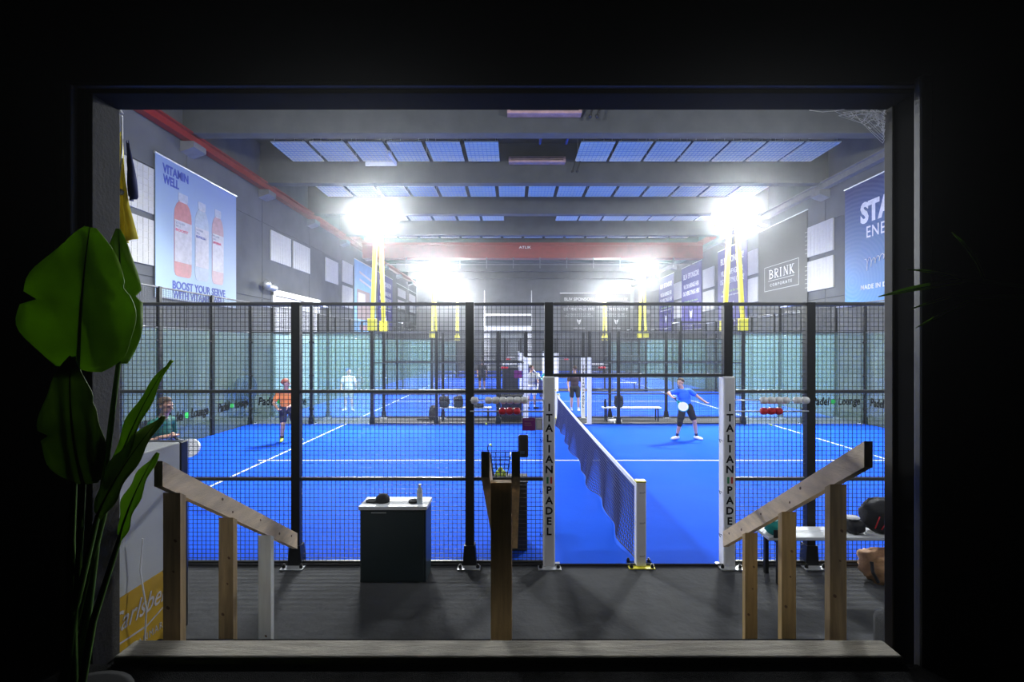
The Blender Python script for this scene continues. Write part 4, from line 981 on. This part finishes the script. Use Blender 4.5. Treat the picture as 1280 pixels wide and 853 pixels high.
pl = thing('potted_banana_plant', 'big leafy plant with broad paddle leaves in a black planter', 'plant', (-1.43, 1.5, 1.02))
put(MB().lathe((-1.43,1.5,1.02), [(.12,0),(.13,.02),(.165,.32),(.175,.34),(.175,.37),(.155,.37)], 24), 'planter', 'pot_black', pl, True)
put(MB().lathe((-1.43,1.5,1.34), [(.15,0),(.1,.02),(.02,.03)], 18), 'soil', 'soil', pl)
root = Vector((-1.43, 1.5, 1.35))
def stem(p, k): put(MB().tube([root+Vector((.03*math.cos(k), .03*math.sin(k), 0)), root.lerp(p, .5)+Vector((.02*math.sin(k), 0, .03)), p], [.013, .010, .007], 7), 'stem', 'stem_green', pl, True)
for k, (b_, t_, w_, fc, m, bd, te) in enumerate((
    (px(98,462,1.42), px(112,284,1.36), .305, (.28,-1,.05), 'leaf_green', .01, ((.45,-1,.25),(.62,1,.2))),
    (px(148,455,1.50), px(148,286,1.52), .125, (.8,-.6,0), 'leaf_green', .02, ((.5,1,.3),)),
    (px(104,605,1.45), px(88,446,1.35), .18, (.2,-1,.3), 'leaf_dark', .02, ((.4,-1,.35),(.7,1,.3))),
    (px(140,605,1.50), px(213,450,1.56), .125, (-.55,-.8,.2), 'leaf_green', .015, ()),
    (px(122,645,1.46), px(203,520,1.50), .145, (-.5,-.85,.2), 'leaf_dark', .015, ()),
    (px(150,672,1.44), px(196,566,1.46), .12, (-.55,-.8,.25), 'leaf_green', .01, ((.6,1,.25),)),
    )):
    leaf(b_, t_, w_, fc, m, pl, bd, te, .10, k); stem(b_, k*1.3)
pa = thing('potted_palm', 'palm with thin pointed fronds in the dark by the opening', 'plant', (2.55, 1.95, 1.02))
put(MB().lathe((2.55,1.95,1.02), [(.12,0),(.14,.02),(.17,.35),(.18,.36),(.18,.39),(.16,.39)], 20), 'planter', 'pot_black', pa, True)
put(MB().tube([(2.55,1.95,1.35),(2.54,1.96,1.9),(2.5,2.0,2.6)], [.03,.022,.012], 8), 'trunk', 'stem_green', pa, True)
for k, (b_, t_, w_) in enumerate(((px(1205,352,2.2), px(1098,371,2.24), .034), (px(1202,350,2.2), px(1134,337,2.22), .022), (px(1195,370,2.2), px(1138,387,2.24), .014), (px(1215,375,2.2), px(1145,410,2.2), .02), (px(1230,350,2.15), px(1190,290,2.1), .03), (px(1290,360,2.1), px(1350,300,2.0), .03), (px(1290,370,2.1), px(1360,440,2.0), .03))):
    leaf(b_, t_, w_, (-.1,-.9,.5), 'leaf_green', pa, .012, (), .3, k); put(MB().tube([(2.5,2.0,2.6), (Vector((2.5,2.0,2.6))+b_)/2+Vector((0,0,.08)), b_], .005, 5), 'stem', 'stem_green', pa)

# ================================================================== PEOPLE
def person(label, origin, J, cols, vox=.009, hair='hair_brown', cap=None, knee_sleeve=False, sock=None, stripes=False):
    """J: joints in metres about origin. One remeshed body surface; cloth follows the limbs; hair, eyes are children."""
    O = Vector(origin); J = {k: Vector(v) for k, v in J.items()}
    prim = []          # (kind, data, material index)
    SK, SH, PA, SHO, SO, KN, ST = 0, 1, 2, 3, 4, 5, 6
    def cap_(a, b, ra, rb, m): prim.append(('c', (Vector(a), Vector(b), ra, rb), m))
    def ell(c, r, R, m): prim.append(('e', (Vector(c), r, R), m))
    hip = (J['hipL']+J['hipR'])/2; nk = J['neck']; sp = (nk-hip).normalized()
    sx = (J['shR']-J['shL']).normalized(); sy = sp.cross(sx).normalized()*-1; sx2 = sy.cross(sp)
    hx = (J['hipR']-J['hipL']).normalized()
    R = Matrix((sx, sp.cross(sx).normalized(), sp)).transposed()
    Ls = (nk-hip).length
    ell(hip+sp*Ls*.02, (.175, .125, .15), R, PA)
    ell(hip+sp*Ls*.30, (.165, .12, .19), R, SH); ell(hip+sp*Ls*.60, (.185, .125, .20), R, SH); ell(hip+sp*Ls*.80, (.17, .105, .12), R, SH)
    cap_(J['shL'], J['shR'], .072, .072, SH); cap_(nk-sp*.05, J['head']-Vector((0,0,.06)), .058, .052, SK)
    cap_(nk-sp*.10, nk-sp*.02, .10, .065, SH)
    for s in 'LR':
        sh, el, wr = J['sh'+s], J['el'+s], J['wr'+s]
        cap_(sh, el, .055, .043, SK); cap_(sh, sh.lerp(el, .62), .070, .066, SH); cap_(el, wr, .043, .028, SK)
        hp, kn, an = J['hip'+s], J['kn'+s], J['an'+s]
        cap_(hp, kn, .09, .056, SK); cap_(hp, hp.lerp(kn, .72), .108, .095, PA); cap_(kn, kn.lerp(an, .35), .055, .057, SK); cap_(kn.lerp(an, .35), an, .057, .036, SK)
        cap_(kn.lerp(an, .82), an, .043, .041, SO)
        if knee_sleeve and s == 'L': cap_(hp.lerp(kn, .84), kn, .074, .072, KN); cap_(kn, kn.lerp(an, .22), .072, .066, KN)
        to = J['to'+s]; fd = (to-an); fd.z = 0; fd.normalize()
        heel = Vector((an.x, an.y, .045))-fd*.04; ball_ = Vector((an.x, an.y, .04))+fd*.12; tip = Vector((an.x, an.y, .036))+fd*.20
        cap_(heel, ball_, .045, .046, SHO); cap_(ball_, tip, .046, .034, SHO); cap_(Vector((an.x,an.y,.07)), Vector((an.x,an.y,.05)), .047, .045, SHO)
        # hand: palm, four fingers with a knuckle bend, thumb leaving the side
        hd = (J.get('hd'+s, wr+(wr-el).normalized()*.1)-wr).normalized(); pn = hd.cross(Vector((.2,1,.1))).normalized(); cr = hd.cross(pn)
        pe = wr+hd*.085; cap_(wr, pe, .030, .032, SK)
        for w_ in (-.5, .5): cap_(wr+hd*.03+cr*w_*.035, pe+cr*w_*.045, .018, .018, SK)
        for q, ln in ((-1.5,.062),(-.5,.074),(.5,.07),(1.5,.056)):
            k0 = pe+cr*q*.021; k1 = k0+hd*ln*.5+pn*.012; k2 = k1+(hd*.6+pn*.8).normalized()*ln*.5
            cap_(k0, k1, .0105, .0095, SK); cap_(k1, k2, .0095, .008, SK)
        t0 = wr+hd*.03-cr*.03; t1 = t0+hd*.035-cr*.028+pn*.01; t2 = t1+hd*.03-cr*.004+pn*.012
        cap_(t0, t1, .013, .011, SK); cap_(t1, t2, .011, .009, SK)
    # head
    hf = J['face'].normalized(); hu = (J['head']-nk).normalized(); hu = (hu*.4+Vector((0,0,1))*.6).normalized(); hf = (hf-hu*hf.dot(hu)).normalized(); hr = hf.cross(hu)
    RH = Matrix((hr, hf, hu)).transposed(); H = J['head']
    ell(H+hu*.03-hf*.01, (.076, .096, .088), RH, SK); ell(H-hu*.035+hf*.022, (.058, .068, .078), RH, SK); ell(H-hu*.085+hf*.048, (.028, .026, .024), RH, SK)
    cap_(H+hf*.088+hu*.012, H+hf*.108-hu*.022, .010, .014, SK); ell(H+hf*.078+hu*.028, (.05, .014, .010), RH, SK)
    cap_(H+hf*.086-hu*.052-hr*.018, H+hf*.086-hu*.052+hr*.018, .008, .008, SK)
    for q in (-1, 1): ell(H+hr*q*.076-hf*.005-hu*.005, (.012, .022, .032), RH, SK)
    mb = MB()
    for kind, dta, m in prim:
        if kind == 'c':
            a, b, ra, rb = dta; dd = b-a; l = max(dd.length, 1e-4); u = dd/l
            mb.tube([a-u*ra*.96, a-u*ra*.7, a-u*ra*.3, a, b, b+u*rb*.3, b+u*rb*.7, b+u*rb*.96], [ra*.28, ra*.71, ra*.95, ra, rb, rb*.95, rb*.71, rb*.28], 12)
        else:
            c, r, Rm = dta; t_ = MB().ball((0,0,0), r[0], r[1], r[2], 18, 12); mb.add([c+Rm @ Vector(p) for p in t_.v], t_.f)
    me = mb.mesh('body', None); tmp = bpy.data.objects.new('body_tmp', me); C.objects.link(tmp)
    md = tmp.modifiers.new('r', 'REMESH'); md.mode = 'VOXEL'; md.voxel_size = vox
    sm = tmp.modifiers.new('s', 'SMOOTH'); sm.factor = .5; sm.iterations = 2
    dg = bpy.context.evaluated_depsgraph_get(); dg.update()
    bm_ = bpy.data.meshes.new_from_object(tmp.evaluated_get(dg)); bpy.data.objects.remove(tmp)
    bm_.name = 'body'; bm_.materials.clear()
    for c in cols: bm_.materials.append(M[c])
    n = len(bm_.polygons); ce = np.empty(n*3); bm_.polygons.foreach_get('center', ce); ce = ce.reshape(-1, 3)
    best = np.full(n, 1e9); idx = np.zeros(n, dtype=np.int32)
    for kind, dta, m in prim:
        if kind == 'c':
            a, b, ra, rb = dta; a = np.array(a); b = np.array(b); d_ = b-a; l2 = max(d_@d_, 1e-9); t_ = np.clip((ce-a)@d_/l2, 0, 1)
            dist = np.linalg.norm(ce-(a+t_[:, None]*d_), axis=1)-(ra+(rb-ra)*t_)
        else:
            c, r, Rm = dta; q = (ce-np.array(c)) @ np.array(Rm); k_ = np.linalg.norm(q/np.array(r), axis=1); dist = (k_-1)*min(r)
        w_ = dist < best; best[w_] = dist[w_]; idx[w_] = m
    if stripes:
        zz = (ce-np.array(hip)) @ np.array(sp)/Ls; st_ = (idx == SH) & (((zz > .42) & (zz < .50))); idx[st_] = ST
    bm_.polygons.foreach_set('material_index', idx); bm_.polygons.foreach_set('use_smooth', [True]*n)
    p = thing('person', label, 'person', O)
    bo_ = bpy.data.objects.new('body', bm_); C.objects.link(bo_); bo_.parent = p
    # hair cap shaped over the skull
    hm = MB(); vs = []; fs = []; N1, N2 = 18, 8
    for i in range(N2+1):
        for j in range(N1):
            a = 2*PI*j/N1; front = math.cos(a); lim = math.radians(100 if front < -.2 else (85 if front < .4 else 52)); t_ = lim*i/N2
            rr = 1.0+.03*noise.noise(Vector((a*3, t_*4, 1)))
            q = hu*.103*math.cos(t_)*rr+(hf*.112*math.cos(a)+hr*.091*math.sin(a))*math.sin(t_)*rr
            vs.append(H+hu*.032-hf*.01+q)
    for i in range(N2):
        for j in range(N1): fs.append((i*N1+j, i*N1+(j+1) % N1, (i+1)*N1+(j+1) % N1, (i+1)*N1+j))
    hm.add([O+v for v in vs], fs); ho = put(hm, 'hair' if not cap else 'cap', cap or hair, p, True); md = ho.modifiers.new('t', 'SOLIDIFY'); md.thickness = .008; md.offset = 0
    for q in (-1, 1):
        e = O+H+hf*.083+hu*.008+hr*q*.031; put(MB().ball(e, .011, .011, .008, 8, 6), 'eye', 'eye', p)
    return p
def racket(label, grip, head_dir, nrm, face, edge, grp='padel rackets'):
    """teardrop padel bat: grip = hand end, head_dir towards the head, nrm = face normal"""
    g_ = Vector(grip); d = Vector(head_dir).normalized(); n = Vector(nrm); n = (n-d*n.dot(d)).normalized(); s = d.cross(n)
    r = thing('padel_racket', label, 'racket', g_, grp); xd, ud = s, d; nn = Vector(xd).cross(Vector(ud))
    P = [(.13*math.sin(a)*(1 if math.cos(a) > 0 else 1-.12*(-math.cos(a))), .31+.135*math.cos(a)) for a in [2*PI*i/30 for i in range(30)]]
    P = [(-a, b) for a, b in P]
    put(MB().prism(P, g_, xd, ud, -.017, .017), 'face', face, r)
    P2 = [(a*1.05, .31+(b-.31)*1.05) for a, b in P]
    mb = MB(); k = len(P); vs = []
    for dz in (-.019, .019):
        vs += [g_+xd*a+ud*b+nn*dz for a, b in P2]
    for dz in (-.019, .019): vs += [g_+xd*a*.93+ud*(.31+(b-.31)*.93)+nn*dz for a, b in P2]
    fs = []
    for i in range(k):
        j = (i+1) % k; fs += [(i, j, k+j, k+i), (2*k+i, i, j, 2*k+j), (k+i, 3*k+i, 3*k+j, k+j)]
    mb.add(vs, fs); put(mb, 'frame', edge, r)
    for sg in (-1, 1): put(MB().bar(g_+s*sg*.012+d*.10, g_+s*sg*.055+d*.205, .022, .034, nn), 'throat', edge, r)
    put(MB().tube([g_-d*.04, g_+d*.11], .016, 10), 'grip', 'rubber', r)
    hm = MB()
    for i in range(-2, 3):
        for j in range(-2, 3):
            if i*i+j*j < 6:
                for sg in (-1, 1):
                    c = g_+s*i*.035+d*(.31+j*.035)+nn*sg*.0175; hm.add([c+s*.006*math.cos(2*PI*q/6)+d*.006*math.sin(2*PI*q/6) for q in range(6)], [tuple(range(6))])
    o = put(hm, 'drill_holes', 'racket_print', r); o['kind'] = 'stuff'
    return r
# player in blue
F = (4.72, 12.9, .012)
person('player in blue shirt and black shorts with a knee sleeve on the nearest court', F, dict(
    head=(-.16,-.03,1.55), neck=(-.10,.0,1.39), face=(-1,-.45,-.1), shL=(-.28,-.06,1.32), shR=(.11,.05,1.32), elL=(-.52,-.12,1.27), wrL=(-.50,-.36,1.19), hdL=(-.47,-.45,1.17),
    elR=(.32,.06,1.18), wrR=(.48,.0,1.05), hdR=(.55,-.02,1.0), hipL=(-.10,-.02,.88), hipR=(.09,.02,.88), knL=(-.19,-.10,.50), knR=(.20,-.08,.50), anL=(-.24,.02,.09), anR=(.30,.04,.09), toL=(-.44,-.1,.03), toR=(.40,-.2,.03)),
    ['skin', 'cloth_blue', 'cloth_black', 'shoe_white', 'cloth_navy', 'cloth_black', 'cloth_blue'], .0085, 'hair_brown', knee_sleeve=True, sock=True)
racket('teal edged white bat held by the player in blue', (F[0]-.47, F[1]-.45, 1.18), (.50, -.55, -.60), (-.3, -.55, .5), 'racket_white', 'racket_teal')
# man in green
G = (-5.18, 7.0, .012)
person('man in dark green striped shirt leaning by the white cooler', G, dict(
    head=(.05,-.05,1.66), neck=(-.03,0,1.49), face=(1,-.12,-.12), shL=(-.02,-.2,1.41), shR=(-.06,.2,1.41), elL=(-.10,-.30,1.14), wrL=(.16,-.28,1.24), hdL=(.28,-.26,1.25), elR=(-.06,.26,1.12), wrR=(.10,.02,1.23), hdR=(.19,-.05,1.20),
    hipL=(-.12,-.1,.93), hipR=(-.12,.1,.93), knL=(-.08,-.14,.50), knR=(-.10,.14,.50), anL=(-.12,-.16,.09), anR=(-.14,.16,.09), toL=(.1,-.18,.03), toR=(.1,.18,.03)),
    ['skin', 'cloth_green', 'cloth_black', 'shoe_white', 'cloth_white', 'cloth_black', 'cloth_white'], .008, 'hair_brown', stripes=True)
racket('white bat held out by the man in green', (G[0]+.17, G[1]-.05, 1.215), (.85, -.12, -.5), (.05, -1, .25), 'racket_white', 'racket_white')
# player in orange
E = (-6.12, 12.6, .012)
person('player in orange shirt half hidden behind a fence post', E, dict(
    head=(.08,-.10,1.56), neck=(.05,-.03,1.40), face=(.9,.3,-.2), shL=(-.14,-.05,1.30), shR=(.20,.06,1.32), elL=(-.22,-.14,1.04), wrL=(-.05,-.30,.92), hdL=(.03,-.35,.88), elR=(.28,.0,1.06), wrR=(.26,-.26,.97), hdR=(.22,-.36,.94),
    hipL=(-.04,.0,.87), hipR=(.14,.06,.87), knL=(.02,-.14,.48), knR=(.26,.02,.48), anL=(-.09,.02,.09), anR=(.30,.2,.09), toL=(-.02,-.2,.03), toR=(.45,.05,.03)),
    ['skin', 'cloth_orange', 'cloth_navy', 'shoe_lime', 'cloth_black', 'cloth_black', 'cloth_orange'], .009, 'hair_red')
# second court and beyond
def stander(label, x, y, cols, hair, face=(0,1,0), arm=0., cap=None, hs=1.0):
    person(label, (x, y, .012), dict(head=(0,0,1.66*hs), neck=(0,0,1.48*hs), face=face, shL=(-.2,0,1.40*hs), shR=(.2,0,1.40*hs), elL=(-.27,-.03,1.12*hs), wrL=(-.25,-.12,.90*hs), elR=(.27,.03-arm*.1,1.12*hs+arm*.05), wrR=(.26,.1-arm*.35,.92*hs+arm*.2),
        hipL=(-.1,0,.92*hs), hipR=(.1,0,.92*hs), knL=(-.12,-.02,.5*hs), knR=(.13,-.04,.5*hs), anL=(-.13,.03,.09), anR=(.15,.0,.09), toL=(-.16,.2*face[1],.03), toR=(.2,.2*face[1],.03)), cols, .014, hair, cap=cap)
stander('player in dark maroon shirt and black shorts standing on the second court', 2.40, 18.5, ['skin','cloth_maroon','cloth_black','shoe_white','cloth_white','cloth_black','cloth_maroon'], 'hair_brown', (-.4,.8,0))
stander('player in grey shirt and white shorts beside the second court net', .72, 19.2, ['skin','cloth_grey','cloth_white','cloth_navy','cloth_white','cloth_black','cloth_grey'], 'hair_brown', (.9,.2,0), 1.)
racket('teal bat held by the player in grey', (1.0, 18.95, 1.2), (.5, .1, .25), (0,-1,.2), 'racket_teal', 'racket_teal')
stander('player in pale shirt and blue cap behind the glass of the second court', -6.55, 18.7, ['skin','cloth_white','cloth_grey','shoe_white','cloth_white','cloth_black','cloth_white'], 'hair_brown', (.8,-.4,0), 0., 'cloth_blue', .93)
stander('person in black standing in the second aisle', -1.85, 27.6, ['skin','cloth_black','cloth_black','shoe_white','cloth_white','cloth_black','cloth_black'], 'hair_brown', (.3,-.9,0))
